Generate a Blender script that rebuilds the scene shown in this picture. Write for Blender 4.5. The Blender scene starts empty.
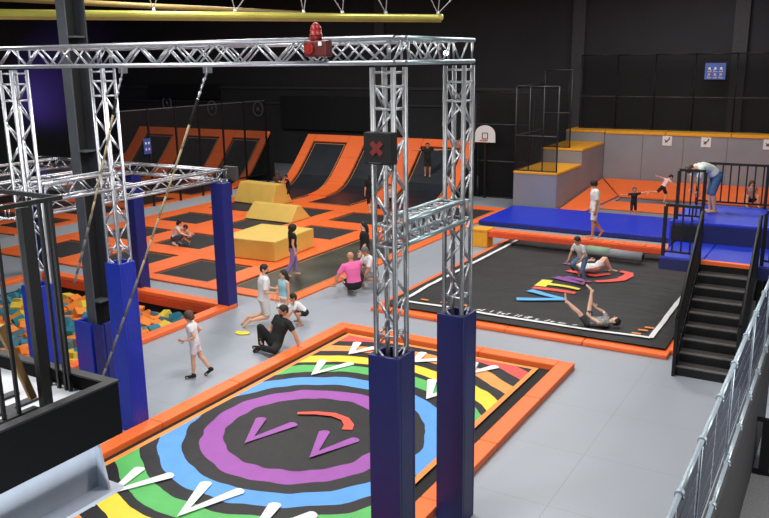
import bpy, bmesh, math, random
from mathutils import Vector, Matrix, Euler
random.seed(7)
S = bpy.context.scene
COL = S.collection
S.view_settings.view_transform = 'Standard'
try:
    S.cycles.use_denoising = True
except Exception:
    pass

# ---------------------------------------------------------------- camera
CX, CY, HC = 384.5, 259.0, 6.0
VP1 = (874.0, 54.0); VP2 = (-1040.0, 78.0)
FPX = math.sqrt(-((VP1[0]-CX)*(VP2[0]-CX) + (VP1[1]-CY)*(VP2[1]-CY)))
def _d(u, v): return Vector((u-CX, -(v-CY), -FPX))
AY = _d(*VP1).normalized(); AX = -_d(*VP2).normalized(); AZ = AX.cross(AY).normalized()
R3 = Matrix((AX, AY, AZ))
cam_data = bpy.data.cameras.new('camera')
cam = bpy.data.objects.new('camera', cam_data); COL.objects.link(cam)
cam_data.sensor_width = 36.0; cam_data.sensor_fit = 'HORIZONTAL'
cam_data.lens = FPX/769.0*36.0
cam_data.clip_start = 0.05; cam_data.clip_end = 200
cam.matrix_world = Matrix.Translation((0, 0, HC)) @ R3.to_4x4()
S.camera = cam
def ray(u, v): return (R3 @ _d(u, v)).normalized()
def at_z(u, v, z=0.0):
    r = ray(u, v); t = (z-HC)/r.z; return Vector((r.x*t, r.y*t, z))
def at_x(u, v, x):
    r = ray(u, v); t = x/r.x; return Vector((x, r.y*t, HC+r.z*t))
def at_y(u, v, y):
    r = ray(u, v); t = y/r.y; return Vector((r.x*t, y, HC+r.z*t))
def proj(p):
    c = R3.transposed() @ (Vector(p)-Vector((0, 0, HC)))
    return CX+FPX*c.x/-c.z, CY-FPX*c.y/-c.z
VR = Vector((AX.x, AY.x, 0)).normalized()          # level direction to the right of the view
VA = Vector((-VR.y, VR.x, 0))                      # level direction away from the viewer
def face(theta):                                    # 0 right, 90 away, 180 left, 270 towards
    a = math.radians(theta); d = VR*math.cos(a)+VA*math.sin(a)
    return math.atan2(-d.x, d.y)                    # z-rotation that turns +Y to d

# ---------------------------------------------------------------- materials
def lin(c):
    return tuple(((x/255)/12.92 if x/255 <= .04045 else ((x/255+.055)/1.055)**2.4) for x in c)+(1,)
MATS = {}
def mat(name, rgb, rough=.6, metal=0.0, var=.06, scale=6.0, bump=0.0, spec=.5, emit=0.0, bscale=60.0):
    if name in MATS: return MATS[name]
    m = bpy.data.materials.new(name); m.use_nodes = True; MATS[name] = m
    nt = m.node_tree; b = nt.nodes['Principled BSDF']
    b.inputs['Roughness'].default_value = rough; b.inputs['Metallic'].default_value = metal
    b.inputs['Specular IOR Level'].default_value = spec
    c = lin(rgb)
    geo = nt.nodes.new('ShaderNodeNewGeometry')
    n = nt.nodes.new('ShaderNodeTexNoise'); n.inputs['Scale'].default_value = scale; n.inputs['Detail'].default_value = 4
    nt.links.new(geo.outputs['Position'], n.inputs['Vector'])
    r = nt.nodes.new('ShaderNodeValToRGB')
    r.color_ramp.elements[0].position = .3; r.color_ramp.elements[1].position = .7
    r.color_ramp.elements[0].color = tuple(x*(1-var) for x in c[:3])+(1,)
    r.color_ramp.elements[1].color = tuple(min(1, x*(1+var)) for x in c[:3])+(1,)
    nt.links.new(n.outputs['Fac'], r.inputs['Fac']); nt.links.new(r.outputs['Color'], b.inputs['Base Color'])
    if bump:
        n2 = nt.nodes.new('ShaderNodeTexNoise'); n2.inputs['Scale'].default_value = bscale
        nt.links.new(geo.outputs['Position'], n2.inputs['Vector'])
        bp = nt.nodes.new('ShaderNodeBump'); bp.inputs['Strength'].default_value = bump; bp.inputs['Distance'].default_value = .02
        nt.links.new(n2.outputs['Fac'], bp.inputs['Height']); nt.links.new(bp.outputs['Normal'], b.inputs['Normal'])
    if emit:
        b.inputs['Emission Color'].default_value = c; b.inputs['Emission Strength'].default_value = emit
    return m
class NG:                                            # tiny node helper
    def __init__(s, m): s.nt = m.node_tree
    def n(s, t, **kw):
        x = s.nt.nodes.new(t)
        for k, v in kw.items(): setattr(x, k, v)
        return x
    def l(s, a, b): s.nt.links.new(a, b)
    def math(s, op, a, b=None, c=None):
        x = s.n('ShaderNodeMath', operation=op)
        for i, v in enumerate((a, b, c)):
            if v is None: continue
            if isinstance(v, (int, float)): x.inputs[i].default_value = v
            else: s.l(v, x.inputs[i])
        return x.outputs[0]
    def mix(s, f, a, b):
        x = s.n('ShaderNodeMix', data_type='RGBA')
        if isinstance(f, (int, float)): x.inputs[0].default_value = f
        else: s.l(f, x.inputs[0])
        for i, v in ((6, a), (7, b)):
            if isinstance(v, tuple): x.inputs[i].default_value = v
            else: s.l(v, x.inputs[i])
        return x.outputs[2]

ORANGE = mat('orange_vinyl', (255, 116, 52), .5, var=.05, scale=1.2, bump=.15, bscale=8)
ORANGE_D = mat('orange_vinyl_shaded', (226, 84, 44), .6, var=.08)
BLUE = mat('blue_vinyl', (30, 52, 168), .32, var=.08, scale=3, bump=.35, bscale=9)
NAVY = mat('navy_vinyl', (30, 38, 118), .45, var=.08)
MATBLUE = mat('blue_mat_top', (28, 52, 196), .4, var=.06)
YELLOW = mat('yellow_foam', (226, 186, 62), .6, var=.05)
YELLOWO = mat('amber_foam', (236, 166, 40), .6, var=.06)
BLACK = mat('black_paint', (14, 14, 16), .5, var=.1)
BLACKM = mat('black_matte', (20, 20, 22), .85, var=.15)
BED = mat('trampoline_mesh', (40, 38, 40), .75, var=.14, scale=2.0)
BEDLONG = mat('trampoline_mesh_sheen', (62, 64, 54), .45, var=.5, scale=.9)  # olive patches are greenish reflections put into the bed colour
GAP = mat('spring_gap', (24, 14, 12), .9)
TAN = mat('tan_webbing', (196, 140, 92), .7)
ALU = mat('aluminium_tube', (192, 195, 202), .36, .8, var=.08, scale=14)
ALUD = mat('aluminium_tube_dull', (176, 180, 186), .42, 1.0, var=.1, scale=14)
STEEL = mat('grey_painted_steel', (74, 78, 84), .6, var=.1)
WHITEST = mat('white_painted_steel', (196, 202, 212), .5, var=.06)
GREYP = mat('grey_panel', (142, 143, 149), .7, var=.07, scale=.8)
GREYP2 = mat('grey_carpet_panel', (112, 112, 114), .85, var=.08, scale=3)
WALLD = mat('charcoal_wall', (50, 50, 54), .9, var=.1, scale=.6)
WHITE = mat('white_print', (232, 232, 232), .6, var=.03)
RED = mat('red_plastic', (150, 34, 30), .35)
REDD = mat('dark_red_plastic', (92, 24, 24), .45)

# ---------------------------------------------------------------- mesh builder
ORG = {}
class MB:
    def __init__(s): s.bm = bmesh.new(); s.mi = 0
    def _tag(s, faces):
        for f in faces: f.material_index = s.mi
    def box(s, lo, hi, bevel=0.0, mtx=None):
        lo, hi = Vector(lo), Vector(hi)
        c = (lo+hi)/2; d = hi-lo
        m = Matrix.Translation(c) @ Matrix.Diagonal((d.x, d.y, d.z, 1))
        if mtx is not None: m = mtx @ m
        r = bmesh.ops.create_cube(s.bm, size=1.0, matrix=m)
        vs = r['verts']; fs = set(f for v in vs for f in v.link_faces)
        s._tag(fs)
        if bevel:
            es = list(set(e for v in vs for e in v.link_edges))
            r2 = bmesh.ops.bevel(s.bm, geom=es, offset=bevel, segments=2, affect='EDGES', profile=.6)
            s._tag(r2['faces'])
        return s
    def tube(s, p0, p1, r0, r1=None, seg=10, caps=True):
        p0, p1 = Vector(p0), Vector(p1); r1 = r0 if r1 is None else r1
        d = p1-p0; L = d.length
        if L < 1e-6: return s
        q = Vector((0, 0, 1)).rotation_difference(d.normalized())
        m = Matrix.Translation((p0+p1)/2) @ q.to_matrix().to_4x4()
        r = bmesh.ops.create_cone(s.bm, cap_ends=caps, segments=seg, radius1=max(r0, 1e-4), radius2=max(r1, 1e-4), depth=L, matrix=m)
        fs = set(f for v in r['verts'] for f in v.link_faces); s._tag(fs)
        for f in fs: f.smooth = len(f.verts) == 4
        return s
    def path(s, pts, r, seg=8):
        for a, b in zip(pts, pts[1:]): s.tube(a, b, r, r, seg)
        for p in pts[1:-1]: s.ball(p, (r, r, r), 8, 5)
        return s
    def ball(s, c, rad, u=14, v=9, rot=None):
        m = Matrix.Translation(c)
        if rot is not None: m = m @ rot.to_4x4()
        m = m @ Matrix.Diagonal((rad[0], rad[1], rad[2], 1))
        nv = s.bm.verts.new; top = nv(m @ Vector((0, 0, 1))); bot = nv(m @ Vector((0, 0, -1)))
        rows = []
        for j in range(1, v):
            a = math.pi*j/v; sa, ca = math.sin(a), math.cos(a)
            rows.append([nv(m @ Vector((sa*math.cos(2*math.pi*i/u), sa*math.sin(2*math.pi*i/u), ca))) for i in range(u)])
        fs = []
        for i in range(u):
            k = (i+1) % u
            fs.append(s.bm.faces.new((top, rows[0][i], rows[0][k]))); fs.append(s.bm.faces.new((bot, rows[-1][k], rows[-1][i])))
            for a, b in zip(rows, rows[1:]): fs.append(s.bm.faces.new((a[i], b[i], b[k], a[k])))
        for f in fs: f.smooth = True; f.material_index = s.mi
        return s
    def caps(s, p0, p1, r0, r1, seg=12):             # capsule
        s.tube(p0, p1, r0, r1, seg); s.ball(p0, (r0,)*3, 12, 8); s.ball(p1, (r1,)*3, 12, 8); return s
    def poly(s, pts, thick=None, nrm=(0, 0, 1)):
        vs = [s.bm.verts.new(Vector(p)) for p in pts]
        f = s.bm.faces.new(vs); f.material_index = s.mi
        if f.calc_area() and f.normal.length == 0: f.normal_update()
        if thick:
            r = bmesh.ops.extrude_face_region(s.bm, geom=[f])
            nv = [g for g in r['geom'] if isinstance(g, bmesh.types.BMVert)]
            bmesh.ops.translate(s.bm, verts=nv, vec=Vector(nrm)*thick)
            for g in r['geom']:
                if isinstance(g, bmesh.types.BMFace): g.material_index = s.mi
            for v in nv:
                for g in v.link_faces: g.material_index = s.mi
        return s
    def stroke(s, pts, w, z=None):                   # flat ribbon along pts (level)
        pts = [Vector(p) for p in pts]; L = []; Rr = []
        for i, p in enumerate(pts):
            a = pts[max(i-1, 0)]; b = pts[min(i+1, len(pts)-1)]
            d = (b-a); d.z = 0; d.normalize(); n = Vector((-d.y, d.x, 0))
            ww = w[i] if isinstance(w, (list, tuple)) else w
            L.append(p+n*ww/2); Rr.append(p-n*ww/2)
        for i in range(len(pts)-1):
            vs = [s.bm.verts.new(q) for q in (Rr[i], Rr[i+1], L[i+1], L[i])]
            f = s.bm.faces.new(vs); f.material_index = s.mi
        return s
    def build(s, name, mats, parent=None, origin=None, recalc=True):
        if recalc: bmesh.ops.recalc_face_normals(s.bm, faces=s.bm.faces[:])
        me = bpy.data.meshes.new(name)
        if parent is not None: off = ORG[parent]
        elif origin is not None: off = Vector(origin)
        else:
            xs = [v.co for v in s.bm.verts]
            lo = Vector((min(v.x for v in xs), min(v.y for v in xs), min(v.z for v in xs)))
            hi = Vector((max(v.x for v in xs), max(v.y for v in xs), max(v.z for v in xs)))
            off = Vector(((lo.x+hi.x)/2, (lo.y+hi.y)/2, lo.z))
        bmesh.ops.translate(s.bm, verts=s.bm.verts[:], vec=-off)
        s.bm.to_mesh(me); s.bm.free()
        for m in (mats if isinstance(mats, (list, tuple)) else [mats]): me.materials.append(m)
        o = bpy.data.objects.new(name, me); COL.objects.link(o)
        if parent is not None: o.parent = parent
        else: o.location = off
        ORG[o] = off
        return o
def tag(o, label=None, cat=None, group=None, kind=None):
    if label: o['label'] = label
    if cat: o['category'] = cat
    if group: o['group'] = group
    if kind: o['kind'] = kind
    return o
def thing(name, loc, label, cat, group=None):
    o = bpy.data.objects.new(name, None); COL.objects.link(o); o.location = loc
    o.empty_display_size = .1
    ORG[o] = Vector(loc)
    return tag(o, label, cat, group)
def struct(mb, name, m): return tag(mb.build(name, m), kind='structure')

# ---------------------------------------------------------------- room shell
XL, XR, YF, YB, ZC = -44.0, 6.0, -6.0, 39.4, 10.0
PIT = (-20.2, -13.45, 9.3, 14.72)                     # foam pit hole x0 x1 y0 y1
def floor_material():
    m = mat('floor_vinyl', (155, 162, 172), .45, var=.035, scale=.35)
    g = NG(m); b = g.nt.nodes['Principled BSDF']
    src = b.inputs['Base Color'].links[0].from_socket
    geo = g.n('ShaderNodeNewGeometry'); sep = g.n('ShaderNodeSeparateXYZ'); g.l(geo.outputs['Position'], sep.inputs[0])
    def seam(sock, off, per, wid):
        t = g.math('ADD', sock, -off+400*per); t = g.math('MODULO', t, per)
        t = g.math('LESS_THAN', g.math('ABSOLUTE', g.math('SUBTRACT', t, 0.01)), wid); return t
    sm = g.math('MAXIMUM', seam(sep.outputs['X'], -3.22, 2.0, .007), seam(sep.outputs['Y'], 9.79, 1.7, .006))
    c = g.mix(sm, src, lin((139, 145, 154)))
    g.l(c, b.inputs['Base Color'])
    return m
FLOOR = floor_material()
fl = MB()
for lo, hi in (((XL, YF), (PIT[0], YB)), ((PIT[1], YF), (-.92, YB)), ((-.92, 12.2), (XR, YB)), ((PIT[0], YF), (PIT[1], PIT[2])), ((PIT[0], PIT[3]), (PIT[1], YB))):
    fl.box((lo[0], lo[1], -.2), (hi[0], hi[1], 0))
struct(fl, 'floor', FLOOR)
CARPET = mat('grey_carpet', (120, 120, 122), .95, var=.25, scale=40)
struct(MB().box((-.92, YF, -.2), (XR, 12.2, 0)), 'floor', CARPET)
PITD = mat('pit_lining', (26, 24, 24), .95)
pit = MB()
pit.box((PIT[0], PIT[2], -1.3), (PIT[1], PIT[3], -1.2))
pit.box((PIT[0]-.05, PIT[2]-.05, -1.3), (PIT[0], PIT[3]+.05, -.2)); pit.box((PIT[1], PIT[2]-.05, -1.3), (PIT[1]+.05, PIT[3]+.05, -.2))
pit.box((PIT[0], PIT[2]-.05, -1.3), (PIT[1], PIT[2], -.2)); pit.box((PIT[0], PIT[3], -1.3), (PIT[1], PIT[3]+.05, -.2))
struct(pit, 'trim_1', PITD)
struct(MB().box((XL-.2, YB, 0), (XR+.2, YB+.2, ZC)), 'wall_back', WALLD)
struct(MB().box((XL-.2, YF, 0), (XL, YB, ZC)), 'wall_left', WALLD)
struct(MB().box((XR, YF, 0), (XR+.2, YB, ZC)), 'wall_right', WALLD)
struct(MB().box((XL-.2, YF-.2, 0), (XR+.2, YF, ZC)), 'wall_front', WALLD)
struct(MB().box((XL-.2, YF-.2, ZC), (XR+.2, YB+.2, ZC+.2)), 'ceiling', WALLD)
# wall columns and horizontal rails on the back wall
WCOL = mat('wall_column_paint', (66, 66, 70), .8, var=.1)
for i, x in enumerate((-23.2, -12.2, -5.05)):
    struct(MB().box((x-.3, YB-.25, 0), (x+.3, YB, ZC)), 'trim_%d' % (i+2), WCOL)
struct(MB().box((XL, YB-.12, 4.42), (-12.5, YB, 4.55)), 'trim_5', WCOL)
struct(MB().box((XL, YB-.12, 3.55), (-13.0, YB, 3.63)), 'trim_6', WCOL)

# ---------------------------------------------------------------- lights
def area(name, loc, size, power, color=(1, 1, 1), rot=(0, 0, 0), sy=None):
    l = bpy.data.lights.new(name, 'AREA'); l.energy = power; l.color = color; l.size = size
    if sy: l.shape = 'RECTANGLE'; l.size_y = sy
    o = bpy.data.objects.new(name, l); COL.objects.link(o); o.location = loc; o.rotation_euler = rot; return o
LP = .86
for x, y, p in ((-8, 4, 420), (-7.5, 11, 520), (-13, 13, 430), (-17, 20, 650), (-7, 21, 560), (-22, 27, 520), (-10, 30, 480), (-3, 15, 330), (-3, 28, 330), (-29, 27, 200), (-1.5, 6, 260), (-6, 34.5, 230)):
    area('ceiling_lamp', (x, y, 9.6), 2.2, p*LP, (1, .97, .93))
w = bpy.data.worlds.new('world'); S.world = w; w.use_nodes = True
w.node_tree.nodes['Background'].inputs[0].default_value = (.55, .6, .7, 1); w.node_tree.nodes['Background'].inputs[1].default_value = .3
def spot(name, loc, target, power, color, angle, blend=.6, rad=.15):
    l = bpy.data.lights.new(name, 'SPOT'); l.energy = power; l.color = color; l.spot_size = math.radians(angle); l.spot_blend = blend
    l.shadow_soft_size = rad
    o = bpy.data.objects.new(name, l); COL.objects.link(o); o.location = loc
    o.rotation_euler = (Vector(target)-Vector(loc)).to_track_quat('-Z', 'Y').to_euler(); return o
spot('purple_wall_light', (-40.5, 31.5, 3.0), (-44, 33.8, 4.4), 1500, (.24, .13, 1), 75, 1.0, .5)
area('left_rig_fill', (-13.0, 7.0, 7.6), 1.2, 130, (1, 1, 1))  # fill light added to brighten the left trusses
area('carpet_fill', (3.2, 9.5, 4.6), 1.0, 330, (1, .98, .95), (0, math.radians(25), 0))  # added light, lifts the otherwise dark carpet corner
area('mezzanine_fill', (-5.5, 1.2, 8.2), 1.0, 120, (.95, .97, 1))  # unseen light added so the mezzanine deck comes out pale
area('lower_beam_fill', (-1.9, 1.6, 1.2), .8, 190, (.85, .92, 1), (math.radians(0), math.radians(130), 0))  # low light added to brighten the white support beam
# unseen white fill light in front of the truss, there to make the tubes gleam
area('front_fill', (-6.0, -1.0, 8.8), 1.6, 260, (1, .98, .95), (math.radians(55), 0, math.radians(18)))

# profile of the curved ramps (y, z)
PROF = [(28.35, .03), (29.2, .03), (30.0, .05), (30.7, .14), (31.25, .34), (31.7, .64), (32.15, 1.04), (32.6, 1.48), (33.05, 1.94), (33.5, 2.4)]
def ramp_point(u, v):
    best = None
    for (y0, z0), (y1, z1) in zip(PROF, PROF[1:]):
        for k in range(20):
            y = y0+(y1-y0)*k/20; z = z0+(z1-z0)*k/20; q = at_y(u, v, y)
            if best is None or abs(q.z-z) < best[0]: best = (abs(q.z-z), Vector((q.x, y, z)))
    return best[1]
# ---------------------------------------------------------------- people
TS = bpy.data.scenes.new('remesh_scratch')
def V(*a): return Vector(a)
def remesh(b, name, m, voxel, smooth=4, parent=None, loc=None, rot=0.0):
    bmesh.ops.recalc_face_normals(b.bm, faces=b.bm.faces[:])
    me = bpy.data.meshes.new('tmp'); b.bm.to_mesh(me); b.bm.free()
    o = bpy.data.objects.new('tmp', me); TS.collection.objects.link(o)
    r = o.modifiers.new('r', 'REMESH'); r.mode = 'VOXEL'; r.voxel_size = voxel; r.use_smooth_shade = True
    if smooth:
        s = o.modifiers.new('s', 'SMOOTH'); s.factor = .5; s.iterations = smooth
    vl = TS.view_layers[0]; vl.update(); dg = vl.depsgraph
    out = bpy.data.meshes.new_from_object(o.evaluated_get(dg), depsgraph=dg)
    bpy.data.objects.remove(o); bpy.data.meshes.remove(me)
    out.name = name; out.materials.clear(); out.materials.append(m)
    return out
def loft(b, rings, n=16):
    """rings: (centre, side vec, front vec) - closed loft"""
    rows = []
    for c, s, f in rings:
        rows.append([b.bm.verts.new(c+s*math.cos(2*math.pi*k/n)+f*math.sin(2*math.pi*k/n)) for k in range(n)])
    for r0, r1 in zip(rows, rows[1:]):
        for k in range(n): b.bm.faces.new((r0[k], r0[(k+1) % n], r1[(k+1) % n], r1[k]))
    b.bm.faces.new(rows[0][::-1]); b.bm.faces.new(rows[-1])
def frame(up, side):
    up = up.normalized(); s = (side-up*side.dot(up)).normalized(); f = up.cross(s); return s, f
SKIN = {}
def skin(rgb): return mat('skin_%d_%d_%d' % rgb, rgb, .55, var=.05, scale=20)
def cloth(name, rgb, var=.1, scale=30, rough=.85): return mat('cloth_'+name, rgb, rough, var=var, scale=scale)
SK1, SK2, SK3 = (222, 170, 140), (196, 140, 110), (236, 190, 165)
DN = V(0, 0, -1); UPV = V(0, 0, 1)
def person(label, loc, z0, theta, h, hf=.135, spine=(V(0, 0, 1), V(0, 0, 1)), side=V(1, 0, 0), shside=None, head=None, hfwd=V(0, 1, 0),
           aL=None, aR=None, lL=None, lR=None, sk=SK1, hair=None, hairlen=0.0, top=None, sleeve=.6, toplen=1.0, bottom=None, leg=.5, skirt=None,
           shoe=None, anchor='pelvis', voxel=None, beard=False, wide=1.0, group=None, extra=None, hairvol=1.0):
    k = h*(1-hf)/.865; H = h*hf
    P0 = V(0, 0, 0)
    s1 = spine[0].normalized(); s2 = spine[1].normalized()
    W = P0+s1*.13*k; Sh = W+s2*.16*k
    sd = side.normalized(); ss = (shside or side).normalized()
    sd1, f1 = frame(s1, sd); sd2, f2 = frame(s2, ss)
    hu = (head or s2).normalized(); Nk = Sh+(s2+hu).normalized()*.055*k
    hs, hf_ = frame(hu, hfwd.cross(hu)); hc = Nk+hu*.46*H
    J = {}
    aL = aL or (V(-.12, 0, -1), V(-.05, .2, -1), V(0, .2, -1)); aR = aR or (V(.12, 0, -1), V(.05, .2, -1), V(0, .2, -1))
    lL = lL or (V(-.04, 0, -1), V(0, 0, -1), V(-.1, 1, -.1)); lR = lR or (V(.04, 0, -1), V(0, 0, -1), V(.1, 1, -.1))
    for sg, A, L, n in ((-1, aL, lL, 'L'), (1, aR, lR, 'R')):
        sh = Sh+sd2*sg*.108*k*wide-s2*.012*k; A = [a.normalized() for a in A]
        el = sh+A[0]*.165*k; wr = el+A[1]*.145*k
        hp = P0+sd1*sg*.053*k-s1*.02*k; L = [a.normalized() for a in L]
        kn = hp+L[0]*.24*k; an = kn+L[1]*.235*k
        J[n] = dict(sh=sh, el=el, wr=wr, hand=A[2], hp=hp, kn=kn, an=an, foot=L[2], shd=L[1], sg=sg)
    b = MB()
    def rings(o=0.0, lo=0, hi=9, bell=1.0):
        R = [(P0-s1*.075*k, sd1*(.055*k+o), f1*(.05*k+o)), (P0-s1*.03*k, sd1*(.092*k+o), f1*(.07*k+o)), (P0+s1*.03*k, sd1*(.092*k*bell+o), f1*(.068*k*bell+o)),
             (W-s1*.02*k, sd1*(.078*k*wide+o), f1*(.06*k*bell+o)), (W+s2*.04*k, sd2*(.09*k*wide+o), f2*(.066*k+o)), (Sh-s2*.06*k, sd2*(.102*k*wide+o), f2*(.07*k+o)),
             (Sh-s2*.005*k, sd2*(.095*k*wide+o), f2*(.052*k+o)), (Sh+s2*.022*k, sd2*(.05*k+o*.7), f2*(.036*k+o*.7)), (Nk, sd2*(.03*k), f2*(.032*k))]
        return R[lo:hi]
    loft(b, rings())
    b.tube(Sh, hc-hu*.2*H, .034*k, .03*k, 12)
    b.ball(hc+hu*.06*H-hf_*.02*H, (.385*H, .44*H, .44*H), 18, 12, Matrix((hs, hf_, hu)).transposed())
    b.ball(hc-hu*.2*H+hf_*.1*H, (.28*H, .29*H, .29*H), 14, 9, Matrix((hs, hf_, hu)).transposed())
    b.tube(hc+hf_*.38*H+hu*.04*H, hc+hf_*.49*H-hu*.1*H, .035*H, .062*H, 8)
    for sg in (-1, 1): b.ball(hc+hs*sg*.38*H-hu*.02*H-hf_*.03*H, (.05*H, .09*H, .13*H), 8, 6, Matrix((hs, hf_, hu)).transposed())
    for n in 'LR':
        j = J[n]
        b.caps(Sh+sd2*j['sg']*.06*k-s2*.01*k, j['sh'], .036*k, .034*k)
        b.caps(j['sh'], j['el'], .031*k, .0235*k); mid = j['el'].lerp(j['wr'], .35)
        b.caps(j['el'], mid, .0235*k, .024*k); b.caps(mid, j['wr'], .024*k, .0155*k)
        hd = j['hand']; la = f2-hd*f2.dot(hd)
        if la.length < .25: la = s2-hd*s2.dot(hd)
        la.normalize(); pn = hd.cross(la)
        if pn.dot(sd2)*j['sg'] > 0: pn = -pn
        pc = j['wr']+hd*.038*k
        b.ball(pc, (.026*k, .037*k, .0135*k), 10, 7, Matrix((la, hd, pn)).transposed())
        b.caps(j['wr'], pc, .015*k, .014*k, 8)
        fr = .0058*k
        for off, ln in ((.019, .040), (.0065, .046), (-.0065, .043), (-.019, .034)):
            p = j['wr']+hd*.062*k+la*off*k; q = p+(hd+la*off*6).normalized()*ln*.55*k+pn*.004*k; r = q+(hd*.8+pn*.55).normalized()*ln*.5*k
            b.caps(p-hd*.01*k, q, fr*1.08, fr, 8); b.caps(q, r, fr, fr*.85, 8)
        p = j['wr']+hd*.022*k+la*.02*k; q = p+(la*.8+hd*.6).normalized()*.028*k; r = q+(hd*.9+la*.2+pn*.2).normalized()*.022*k
        b.caps(p, q, fr*1.35, fr*1.1, 8); b.caps(q, r, fr*1.1, fr*.9, 8)
        b.caps(j['hp'], j['kn'], .05*k, .034*k); c = j['kn'].lerp(j['an'], .3)-j['foot']*.008*k
        b.caps(j['kn'], c, .034*k, .036*k); b.caps(c, j['an'], .036*k, .021*k)
        heel = j['an']+j['shd']*.022*k-j['foot']*.022*k; toe = j['an']+j['shd']*.03*k+j['foot']*.105*k
        b.caps(heel, j['an'], .022*k, .022*k, 10); b.caps(heel, toe, .021*k, .016*k, 10)
        lat = j['foot'].cross(UPV)
        if lat.length > .2:
            lat.normalize(); b.ball(j['an']+j['shd']*.03*k+j['foot']*.085*k, (.03*k, .034*k, .014*k), 10, 6, Matrix((lat, j['foot'], lat.cross(j['foot']))).transposed())
        j['heel'] = heel; j['toe'] = toe
    vox = voxel or max(.0052, .0042*h)
    me = remesh(b, 'person', skin(sk), vox, 3)
    parts = []
    if top:
        c = MB(); o = .012*k+.004
        loft(c, rings(o, 2 if toplen >= 1 else 3, 9, 1.02)[:-1]+[(Nk-s2*.02*k, sd2*(.036*k+.003), f2*(.037*k+.003))])
        if toplen > 1.05: loft(c, [(P0-s1*.05*k*(toplen-1)*10, sd1*(.1*k+o), f1*(.078*k+o)), (P0+s1*.05*k, sd1*(.088*k+o), f1*(.066*k+o))])
        for n in 'LR':
            j = J[n]
            if sleeve > 0:
                c.caps(Sh+sd2*j['sg']*.05*k-s2*.008*k, j['sh'], .042*k, .042*k)
                e = j['sh'].lerp(j['el'], min(1, sleeve)); c.tube(j['sh'], e, .041*k, .038*k, 14)
                if sleeve > 1: c.ball(j['el'], (.03*k,)*3); c.tube(j['el'], j['el'].lerp(j['wr'], sleeve-1), .032*k, .024*k, 14)
            else: c.caps(Sh+sd2*j['sg']*.03*k, Sh+sd2*j['sg']*.07*k, .036*k, .036*k)
        parts.append((remesh(c, 'shirt', top, max(.008, .006*h), 3), 'shirt'))
    if bottom:
        c = MB(); o = .011*k+.004
        loft(c, rings(o, 0, 4, 1.02))
        for n in 'LR':
            j = J[n]; f = min(1, leg*2)
            c.ball(j['hp'], (.06*k,)*3); c.tube(j['hp'], j['hp'].lerp(j['kn'], f), .06*k, (.046 if leg > .5 else .054)*k, 16)
            if leg > .5:
                g2 = (leg-.5)*2; c.ball(j['kn'], (.044*k,)*3); c.tube(j['kn'], j['kn'].lerp(j['an'], min(1, g2)), .044*k, .038*k, 16)
        parts.append((remesh(c, 'trousers' if leg > .55 else 'shorts', bottom, max(.008, .006*h), 3), 'trousers' if leg > .55 else 'shorts'))
    if skirt:
        c = MB(); mid = (J['L']['kn']+J['R']['kn'])/2; d = (mid-P0); e = P0+d*skirt[1]
        s_, f_ = frame(-d, sd)
        loft(c, [(P0+s1*.08*k, sd1*.094*k, f1*.075*k), (P0, sd1*.108*k, f1*.09*k), (e, sd1*.14*k, s_.cross(-d.normalized()).normalized()*.125*k)])
        parts.append((remesh(c, 'skirt', skirt[0], max(.008, .006*h), 3), 'skirt'))
    if shoe:
        for n in 'LR':
            c = MB(); j = J[n]
            c.caps(j['heel'], j['toe'], .028*k, .023*k); c.caps(j['heel'], j['an']-j['shd']*.02*k, .028*k, .026*k)
            parts.append((remesh(c, 'shoe', shoe, max(.007, .005*h), 3), 'shoe'))
    if hair:
        c = MB(); M3 = Matrix((hs, hf_, hu)).transposed(); hv = hairvol
        c.ball(hc+hu*.11*H-hf_*.05*H, (.425*H*hv, .455*H*hv, .43*H*hv), 16, 11, M3)
        c.ball(hc-hu*.02*H-hf_*.2*H, (.37*H*hv, .29*H*hv, .36*H*hv), 14, 9, M3)
        if hairlen:
            drop = (DN*.8-s2*.5-f2*.25).normalized() if s2.z > .3 else (DN*.7-hu*.6).normalized()
            L = hairlen*k
            for sg, w in ((-.55, .20), (0, .25), (.55, .20)):
                a = hc+hs*sg*.5*H-hf_*.26*H; c.caps(a, a+drop*L*.55, w*H*1.05, w*H*1.15); c.caps(a+drop*L*.55, a+drop*L, w*H*1.1, w*H*.55)
            for sg in (-1, 1):
                a = hc+hs*sg*.37*H-hf_*.05*H; c.caps(a+hu*.1*H, a+drop*L*.45, .11*H, .1*H)
        for q in range(10):
            a = 2*math.pi*q/10; c.ball(hc+hu*.3*H-hf_*.05*H+hs*.26*H*math.cos(a)+hf_*.26*H*math.sin(a), (.12*H,)*3, 8, 6)
        parts.append((remesh(c, 'hair', hair, max(.006, .05*H), 2), 'hair'))
    if beard:
        c = MB(); c.ball(hc-hu*.3*H+hf_*.2*H, (.25*H, .22*H, .2*H), 12, 8, Matrix((hs, hf_, hu)).transposed()); parts.append((remesh(c, 'beard', hair or cloth('beard', (60, 48, 40)), .008, 2), 'beard'))
    EYE = mat('eye_dark', (28, 22, 20), .3); MOUTH = mat('mouth', (150, 70, 66), .6)
    for nm, m_, lst in (('eye', EYE, [(hs*sg*.16*H+hf_*.395*H+hu*.03*H, (.055*H, .04*H, .035*H)) for sg in (-1, 1)]), ('mouth', MOUTH, [(hf_*.375*H-hu*.24*H, (.12*H, .03*H, .025*H))])):
        for off, rad in lst:
            c = MB(); c.ball(hc+off, rad, 10, 7, Matrix((hs, hf_, hu)).transposed())
            m2 = bpy.data.meshes.new(nm); c.bm.to_mesh(m2); c.bm.free(); m2.materials.append(m_); parts.append((m2, nm))
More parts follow.
